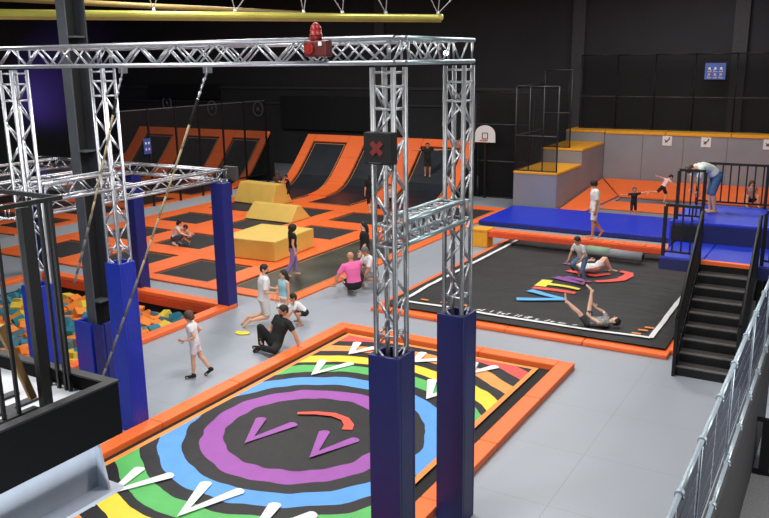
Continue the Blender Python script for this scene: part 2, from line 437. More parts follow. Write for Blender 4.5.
    if extra:
        for nm, m_, fn in extra:
            c = MB(); fn(c, J, dict(P0=P0, W=W, Sh=Sh, k=k, s1=s1, f1=f1, sd1=sd1))
            m2 = bpy.data.meshes.new(nm); bmesh.ops.recalc_face_normals(c.bm, faces=c.bm.faces[:]); c.bm.to_mesh(m2); c.bm.free(); m2.materials.append(m_); parts.append((m2, nm))
    zmin = min(min(v.co.z for v in m.vertices) for m in [me]+[p[0] for p in parts if p[1] in ('shoe', 'trousers', 'shorts')])
    an = {'pelvis': P0, 'feet': (J['L']['an']+J['R']['an'])/2, 'L': J['L']['an'], 'R': J['R']['an']}[anchor]
    off = V(-an.x, -an.y, -zmin)
    T = Matrix.Translation(off)
    me.transform(T)
    o = bpy.data.objects.new('person', me); COL.objects.link(o)
    o.location = (loc[0], loc[1], z0); o.rotation_euler = (0, 0, face(theta))
    tag(o, label, 'person', group)
    for m, n in parts:
        m.transform(T); c = bpy.data.objects.new(n, m); COL.objects.link(c); c.parent = o
    return o

WT = cloth('white', (232, 232, 234), .03); BK = cloth('black', (24, 24, 27)); PK = cloth('pink', (240, 112, 176), .04); LB = cloth('light_blue', (150, 200, 216), .05)
BRN = mat('hair_brown', (88, 62, 46), .7, var=.25, scale=40); DBR = mat('hair_dark', (38, 30, 28), .7, var=.25, scale=40); BLK_H = mat('hair_black', (26, 23, 24), .7, var=.2, scale=40); GRH = mat('hair_grey', (112, 106, 102), .8, var=.15, scale=40)
def g0(u, v, z=0.0): return at_z(u, v, z)
# 1 child running in white
person('child in white T-shirt and shorts walking left across the grey floor, brown bobbed hair', g0(202, 377), 0, 183, 1.33, .155,
       spine=(V(0, .1, 1), V(0, .16, 1)), aL=(V(-.15, -.45, -1), V(0, .9, -.35), V(0, .9, .1)), aR=(V(.2, -.75, -.75), V(.05, .7, -.7), V(0, .9, -.5)),
       lL=(V(-.03, .12, -1), V(0, .05, -1), V(0, 1, -.05)), lR=(V(.03, -.3, -1), V(0, -.62, -1), V(0, .9, -.6)), sk=SK1, hair=BRN, hairlen=.05, top=WT, bottom=cloth('white_shorts', (226, 220, 224), .05), leg=.3, shoe=BK, anchor='feet', sleeve=.5, hairvol=1.08)
# 2 man in black sitting on the floor
def sock(c, J, d): pass
person('man in black T-shirt and trousers sitting on the floor leaning back on one hand', g0(275.5, 350.5), 0, 226, 1.76, .138,
       spine=(V(-.08, -.5, 1), V(-.12, -.42, 1)), hfwd=V(.2, 1, 0), head=V(0, .1, 1),
       aR=(V(.3, .42, -.85), V(-.2, .78, -.42), V(-.1, .8, -.7)), aL=(V(-.6, -.2, -1), V(-.3, -.1, -1), V(-.6, -.5, -.15)),
       lR=(V(.35, .5, .95), V(.0, .0, -1), V(0, .95, -.1)), lL=(V(-.7, .75, .06), V(.95, -.05, -.12), V(.9, .4, -.05)), sk=SK2, hair=DBR, hairvol=1.0, top=BK, bottom=cloth('black_trousers', (20, 20, 22)), leg=.97, shoe=BK, beard=True, wide=1.08)
# 3 man in white tee standing behind him
person('bearded man in white T-shirt and pale shorts kneeling upright behind the man in black', g0(265, 324), 0, 18, 1.7, .136,
       spine=(V(0, .02, 1), V(0, .1, 1)), hfwd=V(.55, 1, -.2), aL=(V(-.15, .1, -1), V(.1, 1, -.25), V(.1, 1, -.1)), aR=(V(.2, -.1, -1), V(-.25, .95, -.2), V(-.2, 1, 0)),
       lL=(V(-.08, .12, -1), V(0, -1, -.12), V(0, -.7, -.7)), lR=(V(.08, .12, -1), V(0, -1, -.12), V(0, -.7, -.7)),
       sk=SK1, hair=DBR, hairvol=1.0, beard=True, top=WT, sleeve=.8, toplen=1.06, bottom=cloth('pale_shorts', (214, 212, 210)), leg=.45, wide=1.16)
# 4 girl light blue
person('girl in light blue sleeveless top and white skirt with long dark hair', g0(285.5, 326.5), 0, 225, 1.33, .155,
       hfwd=V(.1, 1, -.25), aL=(V(-.1, 0, -1), V(0, .1, -1), V(0, .1, -1)), aR=(V(.1, .05, -1), V(0, .5, -1), V(0, .3, -1)), sk=SK1, hair=DBR, hairlen=.17, top=LB, sleeve=0, skirt=(WT, .62), anchor='feet')
# 5 toddler squatting
person('toddler in white T-shirt squatting on the grey floor reaching out', g0(305, 323), 0, 196, 1.16, .175,
       spine=(V(0, .8, 1), V(0, 1.1, 1)), hfwd=V(-.1, 1, -.1), head=V(0, .15, 1), aR=(V(.3, .8, -.5), V(0, 1, -.1), V(0, 1, 0)), aL=(V(-.3, .6, -.8), V(0, .7, -.8), V(0, .6, -.8)),
       lL=(V(-.45, .9, .12), V(-.05, -.42, -1), V(0, 1, 0)), lR=(V(.45, .9, .12), V(.05, -.42, -1), V(0, 1, 0)), sk=SK2, hair=DBR, top=WT, sleeve=.7, bottom=BK, leg=.3, hairvol=1.0)
# 6 girl in purple trousers
person('girl in black top and purple trousers with long dark hair walking on the long trampoline', g0(291, 277.5), .03, 15, 1.46, .14,
       spine=(V(0, -.02, 1), V(0, .04, 1)), aL=(V(-.1, .1, -1), V(0, .3, -1), V(0, .3, -1)), aR=(V(.12, -.15, -1), V(0, .25, -1), V(0, .2, -1)),
       lL=(V(-.03, .22, -1), V(0, -.1, -1), V(0, 1, -.05)), lR=(V(.03, -.18, -1), V(0, -.52, -1), V(0, 1, -.5)), sk=SK1, hair=DBR, hairlen=.2, hairvol=1.34, top=BK, sleeve=.35, bottom=cloth('purple', (146, 124, 186)), leg=.95, anchor='feet')
# 7 woman in black
person('woman in black with dark hair standing behind the two seated men near the column', g0(365.5, 281.5), 0, 190, 1.66, .132,
       spine=(V(0, 0, 1), V(0, .05, 1)), hfwd=V(-.2, 1, -.1), aL=(V(-.12, .05, -1), V(0, .5, -1), V(0, .5, -1)), sk=SK3, hair=BLK_H, hairlen=.12, top=BK, sleeve=.9, skirt=(BK, .95), anchor='feet')
# 8 man in pink seen from behind
def stripe(c, J, d):
    j = J['L']; p = j['hp'].lerp(j['kn'], .35); q = j['hp'].lerp(j['kn'], .9); n = V(-1, .1, .3).normalized()*.056*d['k']
    for e in (0, .016): c.box((-.006, -.07, -.004), (.006, .07, .004), mtx=Matrix.Translation((p+q)/2+n+V(0, 0, e)) @ V(0, 1, 0).rotation_difference((q-p).normalized()).to_matrix().to_4x4())
person('bald man in pink T-shirt and black striped shorts sitting with his back to us', g0(354.5, 296), 0, 112, 1.82, .125,
       spine=(V(-.05, .08, 1), V(-.1, .22, 1)), hfwd=V(-.4, 1, -.1), head=V(-.05, .15, 1), aL=(V(-.75, -.05, -1), V(-.3, .05, -1), V(-.5, .7, -.1)), aR=(V(.25, .6, -.6), V(-.2, .9, -.4), V(0, 1, -.3)),
       lL=(V(.05, .95, .03), V(.2, .9, -.1), V(-.2, .9, .1)), lR=(V(.55, .9, .35), V(-.5, .3, -.75), V(0, 1, -.1)), sk=SK2, top=PK, sleeve=.75, toplen=1.04, bottom=BK, leg=.48, wide=1.1,
       extra=[('side_stripe', WHITE, stripe)])
# 9 man in white T-shirt beside
person('grey haired man in white T-shirt kneeling beside the pink shirted man', g0(373.5, 287), 0, 205, 1.74, .13,
       spine=(V(0, .28, 1), V(0, .42, 1)), hfwd=V(.1, 1, -.5), head=V(0, .4, 1), aR=(V(.2, .45, -1), V(-.15, .75, -.8), V(0, .7, -.6)), aL=(V(-.2, .4, -1), V(.1, .6, -1), V(0, .7, -1)),
       lL=(V(-.3, .9, .05), V(0, -.9, -.3), V(0, -1, -.2)), lR=(V(.3, .9, .3), V(0, -.3, -1), V(0, 1, 0)), sk=SK2, hair=GRH, hairvol=1.0, top=WT, sleeve=.75, bottom=cloth('grey_shorts', (120, 118, 120)), leg=.5, wide=1.05)
# 11, 12 adult squatting with toddler on the far trampoline
person('person in white vest and jeans squatting on a far trampoline with dark hair', g0(175, 246), .02, 350, 1.42, .15,
       spine=(V(0, .45, 1), V(0, .55, 1)), hfwd=V(0, 1, -.4), head=V(0, .3, 1), aL=(V(-.1, .8, -.8), V(.1, 1, -.35), V(0, 1, 0)), aR=(V(.1, .8, -.8), V(-.1, 1, -.35), V(0, 1, 0)),
       lL=(V(-.25, .9, .3), V(0, -.8, -.75), V(0, .9, -.4)), lR=(V(.25, .9, .3), V(0, -.8, -.75), V(0, .9, -.4)), sk=SK3, hair=BLK_H, hairlen=.06, top=WT, sleeve=0, bottom=cloth('jeans_dark', (70, 82, 104)), leg=.9, shoe=WT)
person('toddler with dark hair crawling on the far trampoline in front of the squatting adult', g0(191, 245.5), .02, 190, .9, .2,
       spine=(V(0, .55, 1), V(0, .6, 1)), head=V(0, .1, 1), aL=(V(-.2, .5, -1), V(0, .5, -1), V(0, .8, -.5)), aR=(V(.2, .5, -1), V(0, .5, -1), V(0, .8, -.5)),
       lL=(V(-.3, .9, -.1), V(0, -.7, -.7), V(0, .4, -.8)), lR=(V(.3, .9, -.1), V(0, -.7, -.7), V(0, .4, -.8)), sk=SK2, hair=DBR, top=cloth('beige', (180, 150, 130)), sleeve=.6, bottom=cloth('brown', (110, 84, 70)), leg=.4)
# 13, 14 children at the yellow block
person('girl with very long brown hair seen from behind leaning against the far yellow block', g0(279, 203), .05, 110, 1.3, .155,
       spine=(V(0, .2, 1), V(0, .3, 1)), aL=(V(-.15, .5, -1), V(0, .5, -1), V(0, .5, -1)), sk=SK1, hair=mat('hair_reddish_brown', (72, 44, 34), .7, var=.25, scale=40), hairlen=.3, hairvol=1.22, top=cloth('dark_brown', (64, 42, 36)), sleeve=.6, bottom=cloth('dark_shorts', (46, 36, 36)), leg=.4, anchor='feet')
person('child in black T-shirt standing beside the girl at the far yellow block', g0(289, 203.5), .05, 200, 1.22, .16,
       spine=(V(0, .15, 1), V(0, .25, 1)), aL=(V(-.5, .6, -.3), V(0, 1, .3), V(0, 1, .3)), aR=(V(.3, .4, -1), V(0, .6, -1), V(0, .6, -1)), lL=(V(-.1, .5, -1), V(0, -.4, -1), V(0, 1, 0)), sk=SK2, hair=DBR, top=BK, sleeve=.5, bottom=BK, leg=.5, anchor='feet')
# 15 boy on the ramp
p = ramp_point(428, 175)
person('boy in black standing on the ramp trampoline with both arms stretched out', (p.x, p.y-.05), p.z-.06, 265, 1.42, .15,
       aL=(V(-1, .1, -.1), V(-1, .2, .05), V(-1, .2, 0)), aR=(V(1, .1, -.15), V(1, .2, .05), V(1, .2, 0)), lL=(V(-.08, .12, -1), V(0, -.1, -1), V(0, 1, -.5)), lR=(V(.08, .2, -1), V(0, -.25, -1), V(0, 1, -.4)),
       sk=SK2, hair=DBR, top=BK, sleeve=.6, bottom=BK, leg=.5, anchor='feet')
# 16, 17 dark figures beside the front column
person('child in pale pink top sitting at the ramp foot, seen through the sign column', (-17.0, 29.4), .04, 280, 1.3, .155,
       spine=(V(0, -.05, 1), V(0, .1, 1)), lL=(V(-.2, .9, .35), V(0, .25, -1), V(0, 1, 0)), lR=(V(.2, .9, .35), V(0, .25, -1), V(0, 1, 0)), aL=(V(-.1, .5, -.9), V(.1, .8, -.3), V(0, 1, 0)), aR=(V(.1, .5, -.9), V(-.1, .8, -.3), V(0, 1, 0)),
       sk=SK1, hair=BLK_H, top=cloth('pale_pink', (222, 190, 190)), sleeve=.6, bottom=BK, leg=.45)
person('person in dark clothes standing on the trampolines just left of the sign column', g0(371.5, 215), .05, 110, 1.6, .135,
       lL=(V(-.05, -.15, -1), V(0, -.3, -1), V(0, 1, -.2)), sk=SK1, hair=BLK_H, hairlen=.1, top=BK, sleeve=.9, bottom=BK, leg=.62, anchor='feet')
# 18 man on the beam
bp_ = at_y(592, 238, 24.2)
person('man in white T-shirt and white shorts walking barefoot along the orange beam', (bp_.x, 24.22), .585, 178, 1.74, .135,
       spine=(V(0, -.03, 1), V(0, .08, 1)), head=V(0, .3, 1), hfwd=V(0, 1, -.45), aL=(V(-.1, -.1, -1), V(0, .15, -1), V(0, .1, -1)), aR=(V(.1, -.05, -1), V(0, .2, -1), V(0, .1, -1)),
       lL=(V(-.02, .1, -1), V(0, .02, -1), V(0, 1, 0)), lR=(V(.02, -.05, -1), V(0, -.75, -1), V(0, .6, -.8)), sk=SK2, hair=DBR, hairvol=1.1, top=WT, sleeve=.85, toplen=1.05, bottom=WT, leg=.44, anchor='L', wide=1.12)
# 19 boy grey tee
person('boy in pale grey T-shirt and jeans dropping to his knee on the black airbag', g0(585, 284, .16), .15, 215, 1.36, .155,
       spine=(V(0, .6, 1), V(0, .55, 1)), head=V(0, .4, 1), hfwd=V(.1, 1, -.1), aR=(V(.3, .3, -1), V(0, .5, -1), V(0, .5, -1)), aL=(V(-.4, .1, -1), V(.1, .7, -.7), V(0, .9, -.3)),
       lR=(V(.15, .9, -.45), V(0, -.75, -.75), V(0, -.3, -1)), lL=(V(-.1, .45, -1), V(0, -.45, -1), V(0, .8, -.5)), sk=SK2, hair=DBR, top=cloth('pale_grey', (200, 200, 202)), sleeve=.7, bottom=cloth('jeans', (96, 128, 164)), leg=.93, anchor='L')
# 20 person lying at the back of the bag
person('person in white lying on the back of the airbag with knees bent up', g0(595, 273, .18), .13, 12, 1.5, .145,
       spine=(V(-.05, -1, .12), V(0, -1, .08)), side=V(1, 0, 0), head=V(0, -1, .12), hfwd=V(0, .1, 1), aL=(V(-.6, .6, .2), V(.3, 1, .3), V(0, 1, 0)), aR=(V(.5, .7, .1), V(-.2, 1, .2), V(0, 1, 0)),
       lL=(V(-.15, .75, .62), V(0, .35, -.9), V(0, 1, -.2)), lR=(V(.15, .6, .8), V(.02, .5, -.9), V(0, 1, -.2)), sk=SK3, hair=DBR, top=WT, sleeve=.6, bottom=cloth('white_grey', (206, 204, 210), .15), leg=.3)
# 21 boy lying in front with legs up
person('boy in grey patterned T-shirt lying on the front of the airbag kicking both legs up', g0(589, 325, .14), .10, 150, 1.42, .15,
       spine=(V(.12, -1, .1), V(.18, -1, .12)), side=V(1, .1, .1), head=V(.1, -1, .2), hfwd=V(0, .25, 1), aL=(V(-.7, .5, .3), V(.2, 1, .4), V(0, .7, .6)), aR=(V(.6, .5, .4), V(-.4, .8, .5), V(-.3, .5, .8)),
       lL=(V(-.2, .6, .75), V(-.1, .75, .62), V(0, .1, 1)), lR=(V(.5, .1, 1), V(.3, 0, 1), V(0, .8, .6)), sk=SK3, hair=BLK_H, top=cloth('grey_pattern', (132, 132, 134), .7, 16), sleeve=.7, bottom=cloth('dark_patterned', (66, 66, 68), .6, 16), leg=.32)
# 22 boy in black on the lane
q = at_z(635, 217.5, .05)
person('small boy in black running towards us on the near tumble lane', (q.x, q.y), .04, 265, 1.15, .17,
       aL=(V(-1, 0, .25), V(-.9, .2, .2), V(-1, 0, 0)), aR=(V(.9, .1, -.2), V(.7, .4, .2), V(1, 0, 0)), lL=(V(-.06, .1, -1), V(0, 0, -1), V(0, 1, -.1)), lR=(V(.12, .35, -1), V(0, -.95, -.5), V(0, -.1, -1)), sk=SK1, hair=BRN, top=BK, sleeve=.7, bottom=BK, leg=.55, anchor='L')
# 23 child running on the far lane
q = at_z(664, 203, .05)
person('child in pale pink T-shirt and black shorts leaping right on the far tumble lane', (q.x, q.y), .04, 8, 1.3, .155,
       spine=(V(0, .55, 1), V(0, .7, 1)), head=V(0, .8, .7), hfwd=V(0, .8, -.5), aL=(V(-.4, -1, .45), V(-.1, -1, .35), V(0, -1, .3)), aR=(V(.3, .6, -.7), V(0, .9, -.2), V(0, 1, 0)),
       lL=(V(-.1, -.75, -.7), V(0, -1, .15), V(0, -.5, -.8)), lR=(V(.1, .45, -.9), V(0, -.3, -1), V(0, 1, -.2)), sk=SK1, hair=DBR, top=cloth('pale_pink2', (236, 205, 200)), sleeve=.5, bottom=BK, leg=.42, anchor='R')
# 24 man bent over on the platform
q = at_z(712, 212.5, 2.33)
person('man in pale patterned T-shirt and denim shorts bending forward on the blue platform', (q.x, q.y), 2.33, 183, 1.72, .135,
       spine=(V(0, .75, .75), V(0, 1, .12)), head=V(0, 1, -.25), hfwd=V(0, -.2, -1), aL=(V(-.1, .35, -1), V(.05, -.1, -1), V(0, 0, -1)), aR=(V(.1, .3, -1), V(-.05, -.15, -1), V(0, 0, -1)),
       lL=(V(-.05, .28, -1), V(0, -.2, -1), V(0, 1, 0)), lR=(V(.05, .2, -1), V(0, -.12, -1), V(0, 1, 0)), sk=SK1, hair=BRN, top=cloth('pale_pattern', (208, 216, 214), .12, 12), sleeve=.85, toplen=1.05, bottom=cloth('denim', (74, 108, 146), .2, 14), leg=.55, anchor='feet')
# 25 woman sitting behind the rail
q = at_z(749, 206, .1)
person('woman with long brown hair and pinkish top sitting beyond the platform railing', (q.x, q.y+.3), .06, 262, 1.62, .14,
       spine=(V(0, -.05, 1), V(0, .05, 1)), lL=(V(-.3, .75, .55), V(-.05, .1, -1), V(0, 1, 0)), lR=(V(.3, .75, .55), V(.05, .1, -1), V(0, 1, 0)), aL=(V(-.3, .1, -1), V(.1, .6, -.8), V(0, .7, -.5)), aR=(V(.3, .1, -1), V(-.1, .6, -.8), V(0, .7, -.5)),
       sk=SK1, hair=mat('hair_auburn', (92, 58, 42), .7, var=.25, scale=40), hairlen=.22, hairvol=1.05, top=cloth('rose_top', (168, 128, 120)), sleeve=.4, bottom=BK, leg=.35)
bpy.data.scenes.remove(TS)
# ---------------------------------------------------------------- trusses
def unit_brace():
    b = MB(); b.tube((0, 0, 0), (0, 0, 1), .0115, .0115, 6)
    bmesh.ops.recalc_face_normals(b.bm, faces=b.bm.faces[:])
    me = bpy.data.meshes.new('brace'); b.bm.to_mesh(me); b.bm.free(); me.materials.append(ALU); return me
BRACE_ME = unit_brace()
def brace(parent, a, b, thick=1.0):
    a, b = Vector(a), Vector(b); d = b-a
    o = bpy.data.objects.new('brace', BRACE_ME); COL.objects.link(o); o.parent = parent
    o.location = a-ORG[parent]; o.rotation_mode = 'QUATERNION'
    o.rotation_quaternion = Vector((0, 0, 1)).rotation_difference(d.normalized())
    o.scale = (thick, thick, d.length)
def truss(root, p0, p1, right, up, w=.24, pitch=.36, m=None, rungs=(), r=.025, start_rungs=True, one_mesh=False):
    """square truss: four chords named chord and individual braces; right/up are the section axes"""
    m = m or ALU
    p0, p1, right, up = Vector(p0), Vector(p1), Vector(right), Vector(up)
    L = (p1-p0).length; d = (p1-p0)/L; h = w/2
    cs = [right*sx*h+up*sy*h for sx, sy in ((-1, -1), (1, -1), (1, 1), (-1, 1))]
    for c in cs:
        b = MB(); b.tube(p0+c, p1+c, r, r, 12); b.build('chord', m, root)
    n = max(2, int(round((L-.3)/pitch))); n += n % 2
    a0, a1 = .15, L-.15
    for k in range(4):
        c0, c1 = cs[k], cs[(k+1) % 4]
        if one_mesh: lat = MB()
        for i in range(n):
            t0 = a0+(a1-a0)*i/n; t1 = a0+(a1-a0)*(i+1)/n
            s = (i+k) % 2
            q0 = p0+d*t0+(c0 if s == 0 else c1); q1 = p0+d*t1+(c1 if s == 0 else c0)
            if one_mesh: lat.tube(q0, q1, .0095, .0095, 6)
            else: brace(root, q0, q1)
        ends = [.05, L-.05]+list(rungs)
        for t in ends:
            if one_mesh: lat.tube(p0+d*t+c0, p0+d*t+c1, .0095, .0095, 6)
            else: brace(root, p0+d*t+c0, p0+d*t+c1, 1.15)
        if one_mesh: lat.build('lattice', m, root)
UX, UY, UZ = (1, 0, 0), (0, 1, 0), (0, 0, 1)
PADH = 2.9
ALUC = mat('aluminium_tube_grey', (150, 152, 156), .42, .8, var=.1, scale=14)
def column(x, y, label, z1=5.93):
    t = thing('truss_column', (x, y, 0), label, 'truss column', 'truss columns of the arch')
    truss(t, (x, y, .02), (x, y, z1), UX, UY, m=ALUC if x > -7 else ALU, r=.028 if x > -7 else .025, pitch=.29, rungs=(3.1, 4.08, 4.3, 5.5, 5.72))
    b = MB(); w = .19 if x > -7 else .168
    for lo, hi in (((x-w, y-w, 0), (x+w, y-w+.05, PADH)), ((x-w, y+w-.05, 0), (x+w, y+w, PADH)),
                   ((x-w, y-w+.05, 0), (x-w+.05, y+w-.05, PADH)), ((x+w-.05, y-w+.05, 0), (x+w, y+w-.05, PADH))):
        b.box(lo, hi, .012)
    p = b.build('pad', mat('navy_pad', (26, 32, 92), .4, var=.08) if x > -7 else BLUE, t); p['label'] = 'blue vinyl safety pad around the column foot'
    return t
XA, XB, YA, YBK = -4.2, -10.12, 7.27, 8.93
column(XA, YA, 'silver truss column with dark blue pad standing nearest, carrying the red cross sign')
column(XA, YBK, 'silver truss column with dark blue pad just right of the sign column')
column(XB, YBK-.13, 'silver truss column with bright blue pad beside the grey steel column')
column(XB, YA, 'silver truss column at the far left behind the black railing')
def beam(a, b, label, right, up=UZ, m=None, grp='truss beams of the arch', **kw):
    mid = (Vector(a)+Vector(b))/2
    t = thing('truss_beam', mid, label, 'truss beam', grp)
    truss(t, a, b, right, up, m=m, **kw); return t
ZT = 6.095
TEAL = mat('aluminium_tube_teal', (176, 196, 200), .4, .75, var=.05)
beam((-14.6, YA-.02, ZT), (XA+.145, YA-.02, ZT), 'long silver truss beam across the top with the red siren on it', UY, pitch=.3)
beam((XA, YA+.145, ZT), (XA, YBK+.145, ZT), 'short silver truss beam on top joining the two padded columns at right', UX, m=TEAL, pitch=.26)
beam((XB, YA+.145, ZT), (XB, YBK+.02, ZT), 'short top truss beam joining the two left columns', UX, pitch=.26)
beam((XB-.145, YBK, ZT), (XA-.145, YBK, ZT), 'long silver truss beam behind the front top one', UY, pitch=.3)
TEAL = mat('aluminium_tube_teal', (186, 206, 208), .4, .7, var=.05)
beam((XA, YA+.145, 4.22), (XA, YBK-.145, 4.22), 'lower truss beam tying the two right columns together above head height', UX, m=TEAL, pitch=.2, w=.25, r=.032, rungs=(.3, .5, .7, .9))
beam((XB, YA+.145, 4.22), (XB, YBK-.275, 4.22), 'lower truss beam tying the two left columns across the grey steel column', UX, pitch=.26, w=.25)
# lamp clamped inside the right top beam
t = thing('spot_lamp', (XA, 8.5, 6.0), 'small bright lamp clamped inside the right top truss', 'lamp')
LAMP = mat('lamp_glow', (220, 255, 225), .4, emit=14.0)
lp = at_x(446, 53, XA+.02)
MB().tube(lp+Vector((-.01, .01, 0)), lp+Vector((-.1, .08, .03)), .035, .05, 12).build('housing', BLACK, t)
MB().ball(lp, (.028, .028, .028)).build('bulb', LAMP, t)
# red siren on the front top beam
t = thing('siren', (-4.97, 7.06, 6.04), 'dark red sounder with domed beacon on the front top truss', 'siren')
b = MB(); b.box((-5.05, 7.0, 6.04), (-4.77, 7.12, 6.205), .02); b.build('sounder', REDD, t)
b = MB(); b.tube((-4.97, 7.0, 6.12), (-4.97, 6.97, 6.12), .06, .05, 18); b.tube((-4.97, 6.97, 6.12), (-4.97, 6.965, 6.12), .03, .03, 14); b.build('horn', RED, t)
b = MB(); b.tube((-4.93, 7.06, 6.2), (-4.93, 7.06, 6.31), .062, .058, 18); b.ball((-4.93, 7.06, 6.31), (.058, .058, .07)); b.tube((-4.93, 7.06, 6.25), (-4.93, 7.06, 6.265), .068, .068, 18); b.build('beacon', RED, t)
MB().box((-4.86, 6.99, 6.15), (-4.82, 7.0, 6.19)).build('label_plate', WHITE, t)
# black sign with the red cross
t = thing('signal_box', (-4.2, 7.05, 4.98), 'black square signal box showing a red cross on the front column', 'signal sign')
MB().box((-4.335, 6.98, 4.98), (-4.015, 7.11, 5.30), .01).build('case', BLACKM, t)
REDX = mat('red_cross_print', (112, 30, 28), .6)
b = MB(); cx, cz = -4.18, 5.145
for a, e in ((45, 0), (-45, .0015)):
    m = Matrix.Translation((cx, 6.974-e, cz)) @ Matrix.Rotation(math.radians(a), 4, 'Y')
    b.box((-.085, -.004, -.026), (.085, .004, .026), mtx=m)
b.build('red_cross', REDX, t)
b = MB(); b.box((-4.27, 6.974, 4.995), (-4.13, 6.979, 5.003)); b.build('maker_mark', STEEL, t)
# ropes from the front top beam, tied back to the far left column
ROPE = mat('hemp_rope', (176, 160, 128), .9, var=.2, scale=60)
ROPED = mat('rope_webbing', (110, 108, 104), .9, var=.2, scale=60)
def rope(u, v0, u2, v2, label):
    a = at_y(u, v0, YA-.02); a.z = 5.93
    e = at_y(u2, v2, YA-.06)
    t = thing('climbing_rope', a, label, 'rope')
    MB().box((a.x-.03, a.y-.04, a.z-.05), (a.x+.03, a.y+.06, a.z+.03), .008).build('clamp', ALU, t)
    c = MB(); d = (e-a).normalized(); p = a+Vector((0, 0, -.03))
    for k in range(4):
        q = p+d*.09; c.tube(p, q, .012+.006*(k % 2), .008, 8); c.ball(q, (.016, .016, .016), 8, 6); p = q
    c.build('shackle', ALU, t)
    L = (e-p).length; n = 14; pts = [p+(e-p)*i/n-Vector((0, 0, .06*math.sin(math.pi*i/n))) for i in range(n+1)]
    MB().path(pts[:2], .016).build('rope_eye', BLACKM, t)
    MB().path(pts[1:9], .014).build('rope', ROPE, t)
    MB().path(pts[8:], .017).build('webbing_sleeve', ROPED, t)
rope(207, 70, 100, 384, 'tan rope hanging from middle of front top truss across to the left columns')
rope(122, 67, 74, 285, 'tan rope hanging in front of the left padded truss column and grey column')

# ---------------------------------------------------------------- grey building column
t = thing('steel_column', (-12.2, 10.15, 0), 'grey H section building column with blue padded base', 'column')
x0, x1, y0, y1 = -12.42, -12.1, 9.9, 10.22
MB().box((x0, y0, 0), (x0+.22, y0+.03, ZC)).build('flange', STEEL, t)
b = MB(); b.box((x0, y0+.03, 0), (x0+.03, y1, ZC)); b.box((x0, y1-.03, 0), (x1+.05, y1, ZC)); b.build('flange', mat('grey_painted_steel_shaded', (52, 54, 60), .6), t)  # same steel as the front flange, shade put into a darker grey
MB().box((x0+.09, y0+.03, 0), (x0+.12, y1-.03, ZC)).build('web', BLACKM, t)  # black web: the shade of the recess is put into its colour
for z in (1.62, 4.45, 6.45):
    MB().box((x0+.1, y0+.03, z), (x1+.03, y1-.04, z+.03)).build('stiffener', STEEL, t)
b = MB(); b.box((-12.68, 9.78, 0), (-12.24, 9.86, 1.22), .015); b.box((-12.68, 9.86, 0), (-12.6, 10.5, 1.22), .015); b.build('pad', BLUE, t)
b = MB(); b.box((-12.18, 9.8, 0), (-11.93, 9.86, 1.22), .01); b.box((-11.99, 9.86, 0), (-11.91, 10.5, 1.25), .015); b.build('pad', NAVY, t)

# ---------------------------------------------------------------- rig over the foam pit
def rig_post(x, y, label, h=3.17, capbox=False):
    t = thing('rig_post', (x, y, 0), label, 'post', 'padded posts of the foam pit rig')
    b = MB(); b.box((x-.185, y-.17, 0), (x+.185, y+.17, h), .02); b.build('pad', NAVY, t)
    b = MB()
    for sx in (-.12, .12):
        for sy in (-.1, .1): b.tube((x+sx, y+sy, h), (x+sx, y+sy, h+.06), .025, .025, 10)
    b.build('post_top', ALU, t)
rig_post(-13.34, 14.88, 'blue padded post standing right of the foam pit at the rig corner', capbox=True)
rig_post(-16.55, 15.04, 'navy padded post behind the left truss column at the pit edge')
rig_post(-20.6, 15.2, 'navy padded post at the far back corner of the foam pit')
rig_post(-20.42, 9.1, 'navy padded post at the near left corner of the foam pit')
G2 = 'truss beams of the foam pit rig'
zr = 3.32
def rbeam(a, b, label, right): beam(a, b, label, right, m=ALU, grp=G2, one_mesh=False, pitch=.34)
rbeam((-13.5, 9.3, zr), (-13.5, 15.2, zr), 'low truss beam running along the right side of the foam pit', UX)
rbeam((-20.3, 15.04, zr), (-13.64, 15.04, zr), 'low truss beam running along the back edge of the foam pit', UY)
rbeam((-20.3, 9.2, zr), (-13.64, 9.2, zr), 'low truss beam along the near edge of the foam pit', UY)
rbeam((-16.5, 9.34, zr), (-16.5, 14.9, zr), 'low truss beam crossing the middle of the foam pit', UX)
rbeam((-19.4, 9.34, zr), (-19.4, 14.9, zr), 'low truss beam along the left side of the foam pit', UX)
rbeam((-16.38, 12.3, zr), (-13.64, 12.3, zr), 'short low truss beam crossing over the right half of the pit', UY)
t = thing('junction_box', (-13.45, 15.38, 3.12), 'dark grey box mounted on the corner post of the pit rig', 'box')
MB().box((-13.62, 15.3, 3.15), (-13.22, 15.42, 3.5), .01).build('case', mat('dark_grey_case', (66, 63, 64), .7), t)
MB().box((-13.55, 15.14, 2.8), (-13.35, 15.3, 3.2), .005).build('bracket', BLACK, t)

# ---------------------------------------------------------------- foam pit edge and cubes
def pit_edge(lo, hi, label):
    t = thing('foam_pit_bolster', ((lo[0]+hi[0])/2, (lo[1]+hi[1])/2, 0), label, 'edge bolster', 'orange bolsters round the foam pit')
    MB().box((lo[0], lo[1], 0), (hi[0], hi[1], .11), .02).build('top_pad', ORANGE, t)
    return t
pe = []
pe.append(pit_edge((PIT[0]-.35, PIT[3]-.02, 0), (PIT[1]+.3, PIT[3]+.3, 0), 'orange bolster along the back edge of the foam pit'))
pe.append(pit_edge((PIT[1], PIT[2]-.3, 0), (PIT[1]+.3, PIT[3]-.03, 0), 'orange bolster along the right edge of the foam pit by the walkway'))
pe.append(pit_edge((PIT[0]-.35, PIT[2]-.35, 0), (PIT[1]-.01, PIT[2], 0), 'orange bolster along the near edge of the foam pit'))
pe.append(pit_edge((PIT[0]-.35, PIT[2]+.01, 0), (PIT[0], PIT[3]-.03, 0), 'orange bolster along the left edge of the foam pit'))
MB().box((PIT[0], PIT[3]-.06, -.2), (PIT[1], PIT[3]-.03, 0)).build('side_pad', ORANGE_D, pe[0])
